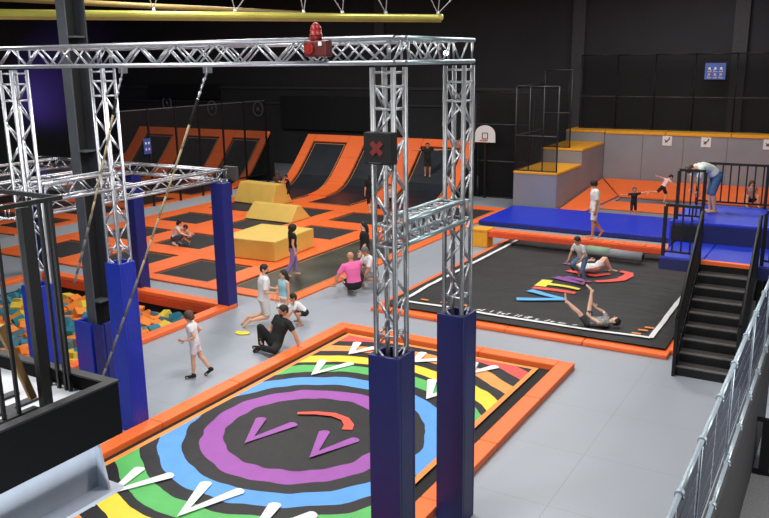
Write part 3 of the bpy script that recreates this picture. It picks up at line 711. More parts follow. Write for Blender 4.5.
MB().box((PIT[1]-.03, PIT[2], -.2), (PIT[1], PIT[3]-.07, 0)).build('side_pad', ORANGE_D, pe[1])
CUBE = {'orange': mat('foam_orange', (240, 136, 50), .8, var=.1), 'teal': mat('foam_teal', (46, 128, 150), .8, var=.1), 'yellow': mat('foam_yellow', (222, 196, 66), .8, var=.1), 'grey blue': mat('foam_blue_grey', (88, 118, 130), .8, var=.1)}
cube_me = {}
for k, m in CUBE.items():
    b = MB(); b.box((-.14, -.14, -.14), (.14, .14, .14), .016); me = bpy.data.meshes.new('foam_cube'); b.bm.to_mesh(me); b.bm.free(); me.materials.append(m); cube_me[k] = me
PZ = -.62
rest = MB(); nvis = 0; rnd = random.Random(3)
gx = PIT[0]+.2
while gx < PIT[1]-.1:
    gy = PIT[2]+.2
    while gy < PIT[3]-.14:
        x = gx+rnd.uniform(-.03, .03); y = gy+rnd.uniform(-.03, .03)
        z = PZ+.2+rnd.uniform(0, .13)
        u, v = proj((x, y, z))
        vis = ((-8 < u < 66 and 262 < v < 396) or (138 < u < 212 and 296 < v < 352)) and nvis < 290
        rot = Euler((rnd.uniform(-.5, .5), rnd.uniform(-.5, .5), rnd.uniform(0, 1.57)))
        k = rnd.choices(['orange', 'teal', 'yellow', 'grey blue'], [4, 3, 2.2, 1.4])[0]
        if vis:
            nvis += 1
            o = bpy.data.objects.new('foam_cube', cube_me[k]); COL.objects.link(o); o.location = (x, y, z); o.rotation_euler = rot
            tag(o, k+' foam cube lying loose in the foam pit', 'foam cube', k+' foam cubes in the pit')
        else:
            rest.mi = ['orange', 'teal', 'yellow', 'grey blue'].index(k)
            rest.box((-.14, -.14, -.14), (.14, .14, .14), mtx=Matrix.Translation((x, y, z)) @ rot.to_matrix().to_4x4())
        gy += .34
    gx += .34
o = rest.build('foam_cube_heap', [CUBE[k] for k in ('orange', 'teal', 'yellow', 'grey blue')])
tag(o, 'rest of the loose coloured foam cubes filling the hidden parts of the pit', 'foam cubes', kind='stuff')
struct(MB().box((PIT[0], PIT[2], PZ-.1), (PIT[1], PIT[3], PZ)), 'trim_7', PITD)

# ---------------------------------------------------------------- rainbow air mat
def rings_material():
    m = bpy.data.materials.new('rainbow_mat_print'); m.use_nodes = True
    g = NG(m); b = g.nt.nodes['Principled BSDF']; b.inputs['Roughness'].default_value = .62
    geo = g.n('ShaderNodeNewGeometry'); sep = g.n('ShaderNodeSeparateXYZ'); g.l(geo.outputs['Position'], sep.inputs[0])
    ns = g.n('ShaderNodeTexNoise'); ns.inputs['Scale'].default_value = 1.3; ns.inputs['Detail'].default_value = 2
    g.l(geo.outputs['Position'], ns.inputs['Vector'])
    dx = g.math('SUBTRACT', sep.outputs['X'], RCX); dy = g.math('SUBTRACT', sep.outputs['Y'], RCY)
    r = g.math('SQRT', g.math('ADD', g.math('MULTIPLY', dx, dx), g.math('MULTIPLY', dy, dy)))
    ang = g.math('ARCTAN2', dy, dx)
    wob = g.math('MULTIPLY', g.math('SINE', g.math('MULTIPLY', ang, 19.0)), .012)
    r = g.math('ADD', g.math('ADD', r, g.math('MULTIPLY', g.math('SUBTRACT', ns.outputs['Fac'], .5), .17)), wob)
    rn = g.math('DIVIDE', r, 6.0)
    cr = g.n('ShaderNodeValToRGB'); cr.color_ramp.interpolation = 'CONSTANT'
    blk = lin((25, 24, 27)); e = cr.color_ramp.elements
    e[0].position = 0; e[0].color = blk; e[1].position = .999; e[1].color = blk
    for r0, r1, c in ((1.33, 1.70, (158, 82, 170)), (1.97, 2.35, (92, 160, 236)), (2.62, 2.98, (92, 186, 98)), (3.16, 3.51, (252, 214, 62)), (3.78, 4.13, (248, 158, 82)), (4.44, 4.8, (238, 84, 76))):
        a = e.new(r0/6); a.color = lin(c); z = e.new(r1/6); z.color = blk
    g.l(rn, cr.inputs['Fac'])
    # orange line round the rim
    ex = g.math('SUBTRACT', g.math('ABSOLUTE', g.math('SUBTRACT', sep.outputs['X'], (RBX0+RBX1)/2)), (RBX1-RBX0)/2-.1)
    ey = g.math('SUBTRACT', g.math('ABSOLUTE', g.math('SUBTRACT', sep.outputs['Y'], (RBY0+RBY1)/2)), (RBY1-RBY0)/2-.1)
    edge = g.math('GREATER_THAN', g.math('MAXIMUM', ex, ey), 0)
    c = g.mix(edge, cr.outputs['Color'], lin((248, 150, 70)))
    # soft cloth mottling
    n2 = g.n('ShaderNodeTexNoise'); n2.inputs['Scale'].default_value = 3.0; g.l(geo.outputs['Position'], n2.inputs['Vector'])
    mr = g.n('ShaderNodeMapRange'); mr.inputs[3].default_value = .86; mr.inputs[4].default_value = 1.1; g.l(n2.outputs['Fac'], mr.inputs[0])
    hs = g.n('ShaderNodeHueSaturation'); g.l(mr.outputs[0], hs.inputs['Value']); g.l(c, hs.inputs['Color'])
    g.l(hs.outputs['Color'], b.inputs['Base Color'])
    bp = g.n('ShaderNodeBump'); bp.inputs['Strength'].default_value = .5; bp.inputs['Distance'].default_value = .05
    g.l(n2.outputs['Fac'], bp.inputs['Height']); g.l(bp.outputs['Normal'], b.inputs['Normal'])
    return m
K1 = 1.0154
RCX, RCY = -7.32*K1, 9.84*K1
RBX0, RBX1, RBY0, RBY1 = -9.5, -5.03, 5.45, 14.5
t = thing('air_mat', (-7.3, 10, 0), 'black air mat printed with rainbow rings and white V marks inside orange bolsters', 'air mat')
def wavy_sheet(x0, x1, y0, y1, z, nx, ny, amp, sc, dents=(), fold=0.0):
    b = MB(); bm = b.bm; rr = []
    from mathutils import noise
    for j in range(ny+1):
        row = []
        for i in range(nx+1):
            x = x0+(x1-x0)*i/nx; y = y0+(y1-y0)*j/ny
            ed = min(i, nx-i, j, ny-j)/2.0; ed = min(1, ed)
            zz = z+(amp*noise.noise((x*sc, y*sc, 1.7))+fold*noise.noise((x*.55+y*.2, y*2.6-x*.5, 4.2)))*ed
            for dx, dy, dr, dz in dents: zz += dz*math.exp(-((x-dx)**2+(y-dy)**2)/dr**2)
            row.append(bm.verts.new((x, y, zz)))
        rr.append(row)
    for j in range(ny):
        for i in range(nx):
            f = bm.faces.new((rr[j][i], rr[j][i+1], rr[j+1][i+1], rr[j+1][i])); f.smooth = True
    return b
RM = rings_material()
PUR = mat('purple_print', (158, 82, 170), .6); REDP = mat('red_print', (238, 86, 66), .6)
sh = wavy_sheet(RBX0, RBX1, RBY0, RBY1, .06, 30, 56, .018, .9)
bed = sh.build('mat_surface', RM, t)
def vmark(b, a, tip, c, w, z):
    k = K1
    A, T, C = [Vector((p[0]*k-.05, p[1]*k-.03, z)) for p in (a, tip, c)]
    d1 = (A-T).normalized(); d2 = (C-T).normalized(); n1 = Vector((-d1.y, d1.x, 0)); n2 = Vector((-d2.y, d2.x, 0))
    if n1.dot(d2) > 0: n1 = -n1
    if n2.dot(d1) > 0: n2 = -n2
    I = T+(d1+d2).normalized()*w*1.25; bt = T-(d1+d2).normalized()*w*.25
    def rnd_end(P, d, n): return [P+n*w*.6, P+d*w*.25+n*w*.35, P+d*w*.3, P+d*w*.25-n*w*.3, P-n*w*.5]
    out = [bt]+rnd_end(A, d1, n1)+[I]+rnd_end(C, d2, n2)[::-1]
    b.poly(out)
mz = .082
for a, tp, c in (((-8.76, 13.84), (-8.55, 13.18), (-8.3, 13.74)), ((-8.8, 12.6), (-8.57, 11.9), (-8.24, 12.75)), ((-8.66, 7.62), (-8.5, 6.9), (-8.13, 7.7)),
                 ((-7.5, 7.78), (-7.24, 6.96), (-6.95, 7.85)), ((-6.28, 7.8), (-6.1, 7.0), (-5.7, 7.85)), ((-6.42, 12.75), (-6.12, 11.95), (-5.85, 12.75)),
                 ((-7.25, 13.95), (-7.2, 13.4), (-6.7, 13.86)), ((-6.1, 13.95), (-5.95, 13.36), (-5.66, 13.95)), ((-7.35, 12.75), (-7.2, 12.0), (-6.9, 12.75)), ((-9.05, 6.6), (-8.8, 5.9), (-8.5, 6.6)), ((-7.0, 6.4), (-6.8, 5.7), (-6.5, 6.4))):
    marks = MB(); vmark(marks, a, tp, c, .17, mz); marks.build('white_v_mark', WHITE, t)
for a, tp, c in (((-8.17, 9.86), (-7.84, 9.06), (-7.58, 9.95)), ((-6.95, 9.96), (-6.66, 9.16), (-6.38, 9.97))):
    eyes = MB(); vmark(eyes, a, tp, c, .17, mz); eyes.build('purple_v_mark', PUR, t)
arc = MB(); arc.stroke([Vector((x*K1, y*K1, mz)) for x, y in ((-7.82, 10.3), (-7.55, 10.46), (-7.25, 10.55), (-6.98, 10.5), (-6.8, 10.34), (-6.73, 10.17))], [.09, .12, .14, .15, .17, .18])
arc.build('red_arc', REDP, t)
MB().box((-9.7, 5.25, .004), (-4.72, 14.6, .02)).build('base_sheet', BLACKM, t)
ox0, ox1, oy0, oy1, ow = -9.96, -4.44, 5.0, 14.95, .31
for nm, lo, hi, segs in (('l', (ox0, oy0), (ox0+ow, oy1), 5), ('r', (ox1-ow, oy0), (ox1, oy1), 5)):
    for k in range(segs):
        y0 = lo[1]+(hi[1]-lo[1])*k/segs; y1 = lo[1]+(hi[1]-lo[1])*(k+1)/segs
        MB().box((lo[0], y0+.004, .001), (hi[0], y1-.004, .13), .02).build('bolster', ORANGE, t)
for lo, hi in (((ox0+ow, oy1-ow), (ox1-ow, oy1)), ((ox0+ow, oy0), (ox1-ow, oy0+ow))):
    for k in range(3):
        x0 = lo[0]+(hi[0]-lo[0])*k/3; x1 = lo[0]+(hi[0]-lo[0])*(k+1)/3
        MB().box((x0+.004, lo[1], .001), (x1-.004, hi[1], .13), .02).build('bolster', ORANGE, t)

# ---------------------------------------------------------------- black airbag with coloured letters
t = thing('air_bag', (-6.5, 20.5, 0), 'large black landing airbag with coloured letters and white border line inside orange bolsters', 'airbag')
AIRBED = mat('airbag_cloth', (38, 37, 39), .7, var=.2, scale=1.5)
g = NG(AIRBED); bs = g.nt.nodes['Principled BSDF']
geo = g.n('ShaderNodeNewGeometry'); mp = g.n('ShaderNodeMapping'); mp.inputs['Rotation'].default_value = (0, 0, -.25); mp.inputs['Scale'].default_value = (.35, 2.2, 1); g.l(geo.outputs['Position'], mp.inputs[0])
nz = g.n('ShaderNodeTexNoise'); nz.inputs['Scale'].default_value = 1.6; nz.inputs['Detail'].default_value = 5; g.l(mp.outputs[0], nz.inputs['Vector'])
bp = g.n('ShaderNodeBump'); bp.inputs['Strength'].default_value = .7; bp.inputs['Distance'].default_value = .12; g.l(nz.outputs['Fac'], bp.inputs['Height']); g.l(bp.outputs['Normal'], bs.inputs['Normal'])
DENT = ((-5.55, 18.1, .55, -.05), (-5.75, 19.9, .45, -.05))
bag = wavy_sheet(-9.8, -3.05, 16.55, 25.35, .15, 90, 130, .05, .55, DENT, .02)
bag.build('bag_surface', AIRBED, t)
def bagz(x, y):
    from mathutils import noise
    zz = .15+.05*noise.noise((x*.55, y*.55, 1.7))+.02*noise.noise((x*.55+y*.2, y*2.6-x*.5, 4.2))
    for dx, dy, dr, dz in DENT: zz += dz*math.exp(-((x-dx)**2+(y-dy)**2)/dr**2)
    return zz
def bag_stroke(b, pts, w, up=.03):
    out = []; ww = []
    W = w if isinstance(w, (list, tuple)) else [w]*len(pts)
    for i in range(len(pts)-1):
        n = max(1, int(math.hypot(pts[i+1][0]-pts[i][0], pts[i+1][1]-pts[i][1])/.08))
        for k in range(n):
            f = k/n; out.append((pts[i][0]+(pts[i+1][0]-pts[i][0])*f, pts[i][1]+(pts[i+1][1]-pts[i][1])*f)); ww.append(W[i]+(W[i+1]-W[i])*f)
    out.append(pts[-1]); ww.append(W[-1])
    b.stroke([(x, y, bagz(x, y)+up) for x, y in out], ww)
line = MB()
for a, c in (((-9.52, 17.02), (-3.44, 16.98)), ((-3.44, 16.98), (-3.5, 24.9)), ((-9.52, 17.02), (-9.47, 25.0)), ((-9.47, 25.0), (-3.5, 24.9))):
    bag_stroke(line, [a, c], .11)
line.build('white_border_line', WHITE, t)
K2 = 1.0263
def sc(pts): return [(x*K2, y*K2) for x, y in pts]
for name, col, strokes in (('letter_v', (92, 172, 232), [([(-6.84, 18.8), (-5.85, 18.45)], [.26, .16]), ([(-6.86, 17.98), (-5.78, 18.42)], [.24, .18])]),
                         ('letter_i', (226, 84, 74), [([(-6.88, 19.14), (-5.76, 19.12)], [.24, .2])]),
                         ('letter_t', (236, 220, 74), [([(-6.78, 20.0), (-6.74, 19.3)], .3), ([(-6.78, 19.62), (-5.78, 19.55)], [.2, .16])]),
                         ('letter_a', (136, 74, 150), [([(-6.7, 20.36), (-5.8, 20.0)], [.3, .16]), ([(-6.45, 20.5), (-5.72, 20.25)], [.24, .16])]),
                         ('letter_m', (232, 84, 74), [([(-6.62, 21.16), (-6.25, 21.02), (-5.8, 20.93), (-5.5, 21.3)], [.24, .24, .22, .16]), ([(-5.3, 21.62), (-5.05, 21.55), (-4.99, 21.25), (-5.1, 20.85), (-5.35, 20.55), (-5.62, 20.36)], [.18, .24, .28, .28, .22, .16])]),
                         ('eye_mark', (150, 84, 168), [([(-6.98, 21.95), (-6.55, 21.85)], .16), ([(-6.3, 21.55), (-6.05, 21.2)], .18)]),
                         ('orange_mark', (240, 160, 60), [([(-6.85, 22.5), (-6.5, 22.4)], .14)])):
    for i, (pts, wd) in enumerate(strokes):
        b = MB(); bag_stroke(b, sc(pts), wd, .03+.004*i); b.build(name+('' if len(strokes) == 1 else '_stroke'), mat('bag_print_'+name, col, .6), t)
# worn white handwriting along the front line (strokes too blurred to read)
wr = MB(); rr = random.Random(11); x = -7.55
while x < -5.2:
    big = rr.random() < .3; h = .16 if big else .09; y = 17.1
    for k in range(rr.choice((1, 2, 2))):
        x0 = x+rr.uniform(0, .05); bag_stroke(wr, [(x0, y+rr.uniform(0, .03)), (x0+rr.uniform(.03, .09), y+h)], .03, .032)
        if rr.random() < .6: bag_stroke(wr, [(x0, y+h*.8), (x0+rr.uniform(.05, .1), y+h*.9)], .03, .034)
    x += rr.choice((.1, .13, .22))
tag(wr.build('white_handwriting', WHITE, t), kind='stuff')
for x, y in ((-9.05, 17.35), (-8.5, 17.35), (-7.95, 17.35), (-3.78, 17.12), (-3.7, 17.4), (-3.62, 17.66)):
    da = MB(); bag_stroke(da, [(x-.1, y), (x+.1, y)], .1); da.build('orange_dash', mat('orange_dash_print', (232, 140, 60), .6), t)
def bolsters(root, lo, hi, n, axis, h):
    for k in range(n):
        a = [lo[0], lo[1]]; c = [hi[0], hi[1]]
        a[axis] = lo[axis]+(hi[axis]-lo[axis])*k/n+.004; c[axis] = lo[axis]+(hi[axis]-lo[axis])*(k+1)/n-.004
        MB().box((a[0], a[1], .001), (c[0], c[1], h), .03).build('bolster', ORANGE, root)
bolsters(t, (-10.02, 16.31), (-2.95, 16.66), 4, 0, .1)
bolsters(t, (-10.02, 16.66), (-9.7, 25.6), 5, 1, .1)
bolsters(t, (-3.15, 16.66), (-2.84, 25.6), 5, 1, .1)
bolsters(t, (-9.7, 25.3), (-3.15, 25.62), 4, 0, .14)
# rolled grey pad at the back of the bag
a = at_z(582, 249.5, .36); c = at_z(643, 257.5, .36)
t = thing('roll_pad', (a+c)/2-Vector((0, 0, .13)), 'grey rolled foam bolster lying across the back of the black airbag', 'foam roll')
MB().tube(a, c, .14, .14, 20).build('roll', GREYP, t)
d = (c-a).normalized()
MB().tube(a+d*.2+Vector((0, 0, .02)), a+d*.9+Vector((0, 0, .02)), .138, .138, 20).build('green_band', mat('green_print', (140, 172, 140), .6), t)
MB().tube(c, c+d*.01, .08, .08, 16).build('end_hole', BLACKM, t)
# ---------------------------------------------------------------- trampoline court
def pad(lo, hi, label, grp='orange pads between the trampolines', h=.05, z0=.002):
    n = max(1, int(round(max(hi[0]-lo[0], hi[1]-lo[1])/3.0))); ax = 0 if hi[0]-lo[0] > hi[1]-lo[1] else 1
    t = thing('foam_pad', ((lo[0]+hi[0])/2, (lo[1]+hi[1])/2, 0), label, 'foam pad', grp)
    for k in range(n):
        a = list(lo); c = list(hi)
        a[ax] = lo[ax]+(hi[ax]-lo[ax])*k/n+.003; c[ax] = lo[ax]+(hi[ax]-lo[ax])*(k+1)/n-.003
        MB().box((a[0], a[1], z0), (c[0], c[1], h), .015).build('pad_section', ORANGE, t)
    return t
def tramp(x0, x1, y0, y1, label, m=None, grp='trampoline beds of the main court'):
    t = thing('trampoline', ((x0+x1)/2, (y0+y1)/2, 0), label, 'trampoline', grp)
    MB().box((x0, y0, .002), (x1, y1, .008)).build('spring_gap', GAP, t)
    e = .09; MB().box((x0+e, y0+e, .009), (x1-e, y1-e, .014)).build('webbing', TAN, t)
    e = .13; MB().box((x0+e, y0+e, .015), (x1-e, y1-e, .02)).build('bed', m or BED, t)
    return t
CX0 = {1: (-14.6, -12.5), 2: (-17.5, -15.35), 3: (-20.55, -18.4), 4: (-23.6, -21.5)}
RY = {1: (16.35, 18.4), 2: (19.3, 21.3), 3: (22.5, 24.35), 4: (25.4, 27.35)}
RN = {1: 'front', 2: 'second', 3: 'third', 4: 'fourth'}
CN = {1: 'along the walkway', 2: 'second from the walkway', 3: 'third from the walkway', 4: 'farthest from the walkway'}
for c in (2, 3, 4):
    for r in (1, 2, 3, 4):
        tramp(CX0[c][0], CX0[c][1], RY[r][0], RY[r][1], 'black square trampoline bed, %s row, %s' % (RN[r], CN[c]))
    # beds that run up into the ramps are built with the ramps
tramp(-14.6, -12.5, 16.35, 23.3, 'long dark trampoline lane beside the walkway where the girl in purple walks', BEDLONG)
tramp(-14.6, -12.5, 24.2, 30.2, 'long dark trampoline lane at the back right beyond the columns')
for x0, x1, l in ((-12.5, -12.15, 'narrow orange pad strip along the walkway edge of the court'), (-15.35, -14.6, 'orange pad strip left of the long trampoline lane'),
                  (-18.4, -17.5, 'orange pad strip between second and third trampoline columns'), (-21.5, -20.55, 'orange pad strip between third and fourth trampoline columns'),
                  (-24.4, -23.6, 'orange pad strip along the far left edge of the main court')):
    pad((x0, 15.9), (x1, 30.0 if x0 < -15.5 else 30.8), l)
for c in (1, 2, 3, 4):
    for y0, y1, l in ((15.9, 16.35, 'front'), (18.4, 19.3, 'first inner'), (21.3, 22.5, 'second inner'), (24.35, 25.4, 'third inner'), (27.35, 28.35, 'last')):
        if c == 1 and l in ('first inner', 'second inner'): continue
        if c == 1 and l == 'third inner': y0, y1 = 23.3, 24.2
        if c == 1 and l == 'last': y0, y1 = 30.2, 30.8
        pad((CX0[c][0]+.003, y0), (CX0[c][1]-.003, y1), '%s orange cross pad, trampoline column %s' % (l, CN[c]))
# grey strip left of the court
struct(MB().box((-26.0, 15.9, .001), (-24.41, 33.5, .02)), 'trim_8', mat('grey_strip', (172, 176, 182), .6))

# ---------------------------------------------------------------- ramp trampolines (quarter pipes)
PROF = [(28.35, .03), (29.2, .03), (30.0, .05), (30.7, .14), (31.25, .34), (31.7, .64), (32.15, 1.04), (32.6, 1.48), (33.05, 1.94), (33.5, 2.4)]
def ribbon(x0, x1, prof, th, m, name, parent, ym=None, lift=0.0):
    b = MB(); bm = b.bm; rows = []
    for i, (y, z) in enumerate(prof):
        a = prof[max(0, i-1)]; c = prof[min(len(prof)-1, i+1)]
        d = Vector((0, c[0]-a[0], c[1]-a[1])).normalized(); n = Vector((0, -d.z, d.y))
        p = Vector((0, y, z))+n*lift; q = p+n*th
        rows.append([bm.verts.new((x0, p.y, p.z)), bm.verts.new((x1, p.y, p.z)), bm.verts.new((x1, q.y, q.z)), bm.verts.new((x0, q.y, q.z))])
    for r0, r1 in zip(rows, rows[1:]):
        for k in range(4): bm.faces.new((r0[k], r0[(k+1) % 4], r1[(k+1) % 4], r1[k]))
    bm.faces.new(rows[0]); bm.faces.new(rows[-1][::-1])
    return b.build(name, m, parent)
def cut(prof, s0, s1):                                # part of the profile by arc length fraction
    L = [0]
    for a, c in zip(prof, prof[1:]): L.append(L[-1]+math.hypot(c[0]-a[0], c[1]-a[1]))
    T = L[-1]; out = []
    def P(s):
        for i in range(len(L)-1):
            if L[i+1] >= s-1e-9:
                f = (s-L[i])/(L[i+1]-L[i]); return (prof[i][0]+(prof[i+1][0]-prof[i][0])*f, prof[i][1]+(prof[i+1][1]-prof[i][1])*f)
    n = 22
    return [P(T*(s0+(s1-s0)*k/n)) for k in range(n+1)]
RAMPBED = mat('ramp_bed', (36, 40, 48), .38, var=.15, scale=1.0)
def ramp(x0, x1, label, prof=PROF, grp='ramp trampolines of the main court', top=.93):
    t = thing('ramp_trampoline', ((x0+x1)/2, prof[0][0], 0), label, 'ramp trampoline', grp)
    ribbon(x0, x1, cut(prof, .0, top), .01, GAP, 'spring_gap', t)
    ribbon(x0+.09, x1-.09, cut(prof, .014, top-.012), .01, TAN, 'webbing', t, lift=.012)
    ribbon(x0+.13, x1-.13, cut(prof, .02, top-.018), .01, RAMPBED, 'bed', t, lift=.024)
    ribbon(x0, x1, cut(prof, top, 1.0), .09, ORANGE, 'top_pad', t)
    return t
def ramp_pad(x0, x1, label, prof=PROF, grp='curved orange pads of the ramps', s0=.24, side=None):
    t = thing('curved_pad', ((x0+x1)/2, prof[2][0], 0), label, 'curved pad', grp)
    for a, c in ((s0, .52), (.522, .78), (.782, 1.0)): ribbon(x0, x1, cut(prof, a, c), .09, ORANGE, 'pad_section', t)
    return t
ramp(-23.48, -21.52, 'black ramp trampoline climbing the back wall, left one of the main court')
ramp(-20.53, -18.42, 'black ramp trampoline, middle one, its top hidden behind the red cross sign')
ramp(-17.48, -15.37, 'black ramp trampoline on which the boy in black stands with arms out')
for x0, x1, l in ((-24.0, -23.5, 'curved orange pad on the left edge of the main court ramps'), (-21.5, -20.55, 'broad curved orange pad between left and middle ramps'),
                  (-18.4, -17.5, 'curved orange pad between middle and right ramps behind the column'), (-15.35, -14.9, 'curved orange pad on the right edge of the main court ramps')):
    ramp_pad(x0, x1, l)
# black ramp side panels and support
b = MB()
for x in (-24.05, -14.86):
    pts = [(x, y, z-.02) for y, z in PROF[2:]]+[(x, 33.5, 0)]
    b.poly(pts, .03, (1, 0, 0))
b.box((-24.0, 33.55, 0), (-14.9, 33.6, 2.36))
struct(b, 'trim_9', BLACKM)
# left court behind the net
PROF2 = [(27.6, .03), (29.2, .03), (30.0, .05), (30.6, .15), (31.05, .36), (31.45, .68), (31.85, 1.1), (32.25, 1.55), (32.65, 2.0), (33.05, 2.5)]
LG = 'ramp trampolines of the left court'
ramp(-34.6, -32.5, 'dark ramp trampoline behind the net, farthest left', PROF2, LG)
ramp(-31.5, -29.2, 'dark ramp trampoline behind the net, middle of the left court', PROF2, LG)
ramp(-28.3, -26.5, 'dark ramp trampoline behind the net, next to the yellow block', PROF2, LG)
for x0, x1, l in ((-35.3, -34.62, 'curved orange pad at the far left end behind the net'), (-32.48, -31.52, 'curved orange pad behind the net between far left and middle ramp'), (-29.18, -28.32, 'curved orange pad behind the net between middle and right ramp'), (-26.48, -26.08, 'curved orange pad behind the net beside the main court')):
    ramp_pad(x0, x1, l, PROF2, 'curved orange pads of the left court')
for c, (x0, x1) in enumerate(((-28.4, -26.5), (-31.5, -29.3), (-34.6, -32.5))):
    for r, (y0, y1) in enumerate(((18.8, 20.9), (21.8, 23.8), (24.7, 26.6))):
        tramp(x0, x1, y0, y1, 'black trampoline bed of the left court, %s row, %s column from the net' % (('front', 'middle', 'back')[r], ('first', 'second', 'third')[c]), grp='trampoline beds of the left court')
for x0, x1, l in ((-26.5, -26.05, 'orange pad strip of the left court beside the grey strip'), (-29.3, -28.4, 'orange pad strip of the left court, second from the grey strip'), (-32.5, -31.5, 'orange pad strip of the left court, third from the grey strip'), (-35.3, -34.6, 'orange pad strip at the far left side of the left court')):
    pad((x0, 18.0), (x1, 30.0), l, 'orange pads of the left court')
for c, (x0, x1) in enumerate(((-28.4, -26.5), (-31.5, -29.3), (-34.6, -32.5))):
    for r, (y0, y1) in enumerate(((18.0, 18.8), (20.9, 21.8), (23.8, 24.7), (26.6, 27.6))):
        pad((x0+.003, y0), (x1-.003, y1), 'orange cross pad of the left court, %s row, %s column' % (('front', 'second', 'third', 'back')[r], ('first', 'second', 'third')[c]), 'orange pads of the left court')
struct(MB().box((-35.4, 33.1, 0), (-26.0, 33.16, 2.45)), 'trim_10', BLACKM)
# safety net of the left court
def net_material():
    m = bpy.data.materials.new('black_netting'); m.use_nodes = True
    g = NG(m); nt = m.node_tree; b = nt.nodes['Principled BSDF']; out = nt.nodes['Material Output']
    b.inputs['Base Color'].default_value = lin((14, 14, 16)); b.inputs['Roughness'].default_value = .9
    tr = g.n('ShaderNodeBsdfTransparent'); mx = g.n('ShaderNodeMixShader'); mx.inputs[0].default_value = .48
    g.l(tr.outputs[0], mx.inputs[1]); g.l(b.outputs[0], mx.inputs[2]); g.l(mx.outputs[0], out.inputs['Surface'])
    return m
NET = net_material()
t = thing('safety_net', (-26.0, 28, 0), 'tall black safety net on thin posts in front of the dark left ramps', 'safety net')
ys = [23.2, 24.75, 26.35, 27.8, 29.4, 30.95, 32.6]
for y in ys: MB().box((-26.03, y-.04, 0), (-25.97, y+.04, 4.15)).build('post', BLACK, t)
MB().box((-26.01, ys[0], 4.1), (-25.98, ys[-1], 4.14)).build('top_cable', STEEL, t)
MB().box((-26.03, ys[0], .45), (-25.97, ys[-1], .52)).build('bottom_rail', BLACK, t)
for a, c in zip(ys, ys[1:]): MB().poly([(-26.0, a+.04, .52), (-26.0, c-.04, .52), (-26.0, c-.04, 4.1), (-26.0, a+.04, 4.1)]).build('net_panel', NET, t, recalc=False)
# small blue rule sign on the net
p = at_x(143, 139, -25.95); q = at_x(151.5, 153.5, -25.95)
SIGNB = mat('blue_sign', (52, 84, 164), .5)
t = thing('rule_sign', (p+q)/2, 'small blue pictogram sign on the black safety net', 'sign')
MB().box((-25.96, p.y, q.z), (-25.94, q.y, p.z)).build('board', SIGNB, t)
w_, h_ = q.y-p.y, p.z-q.z
for i in range(2):
    for j in range(2):
        c = (p.y+w_*(.3+.42*i), q.z+h_*(.3+.4*j))
        MB().ball((-25.935, c[0], c[1]), (.01, w_*.13, h_*.09), 10, 6).build('pictogram', WHITE if j else mat('pale_red_print', (226, 190, 190), .6), t)

# ---------------------------------------------------------------- yellow foam obstacles on the court
def hull(pts, name, m, parent=None, bevel=.03):
    b = MB(); vs = [b.bm.verts.new(p) for p in pts]
    bmesh.ops.convex_hull(b.bm, input=vs)
    bmesh.ops.dissolve_limit(b.bm, angle_limit=.02, verts=b.bm.verts[:], edges=b.bm.edges[:])
    if bevel: bmesh.ops.bevel(b.bm, geom=b.bm.edges[:], offset=bevel, segments=2, affect='EDGES', profile=.6)
    return b.build(name, m, parent)
def block(name, foot, top, z0, z1, label, cat):
    t = hull([(x, y, z0) for x, y in foot]+[(x, y, z1) for x, y in top], name, [YELLOW])
    return tag(t, label, cat, 'yellow foam obstacles')
def blk_mat():
    m = mat('yellow_vinyl', (224, 188, 92), .55, var=.05, scale=2)
    return m
YELLOW = blk_mat()
z0 = .08
def ridge(a, b, dep, tw):
    a, b = a.xy, b.xy; d = (b-a).normalized(); n = Vector((-d.y, d.x))
    P = lambda s, e: tuple((a if e == 0 else b)+n*s+d*(.04 if e == 0 else -.06)*(1 if 0 < s < dep else 0))
    return [P(0, 0), P(0, 1), P(dep, 1), P(dep, 0)], [P(dep/2-tw/2, 0), P(dep/2-tw/2, 1), P(dep/2+tw/2, 1), P(dep/2+tw/2, 0)]
c0 = at_z(275.6, 260.7, .1).xy; e1 = at_z(314.2, 245.4, .1).xy-c0; e2 = Vector((-e1.y, e1.x)).normalized()*2.05
F = [tuple(c0), tuple(c0+e1), tuple(c0+e1+e2), tuple(c0+e2)]
block('vault_box', F, F, z0-.02, .68, 'largest low yellow foam box with a flat square top, nearest of the three', 'foam block')
block('ridge_block', *ridge(at_z(244.3, 217.4, .08), at_z(290.5, 222.6, .08), 1.3, .22), z0-.02, .62, 'yellow foam wedge with a narrow ridge top behind the flat box', 'foam block')
block('ridge_block', *ridge(at_z(233.5, 200.8, .08), at_z(271.5, 205.8, .08), 1.3, .5), z0-.02, .9, 'yellow foam block farthest back, girl with long hair standing against it', 'foam block')

# ---------------------------------------------------------------- beam, blue mat, stepped blocks
t = thing('support_block', (-10.5, 24.2, 0), 'amber foam block carrying the left end of the orange beam', 'foam block')
MB().box((-10.78, 23.98, 0), (-10.22, 24.5, .6), .03).build('block', YELLOWO, t)
MB().box((-10.8, 23.96, .53), (-10.2, 24.52, .605), .02).build('top_sheet', YELLOWO, t)
t = thing('balance_beam', (-6.8, 24.2, .35), 'long orange slatted balance beam bridging the back of the black airbag', 'balance beam')
b = MB(); n = 44
for k in range(n):
    x = -10.18+(7.3)*k/n; x2 = x+7.3/n-.012
    b.box((x, 24.03, .54), (x2, 24.41, .575+.006*(k % 2)))
b.build('slats', ORANGE, t)
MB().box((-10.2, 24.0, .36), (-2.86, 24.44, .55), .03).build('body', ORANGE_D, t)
t = thing('crash_mat', (-8, 29, 0), 'long blue crash mat lying behind the orange beam', 'crash mat')
MB().box((-12.0, 27.35, .02), (-5.0, 30.85, .2), .03).build('mat_section', MATBLUE, t)
MB().box((-4.99, 27.35, .02), (2.0, 30.85, .2), .03).build('mat_section', MATBLUE, t)
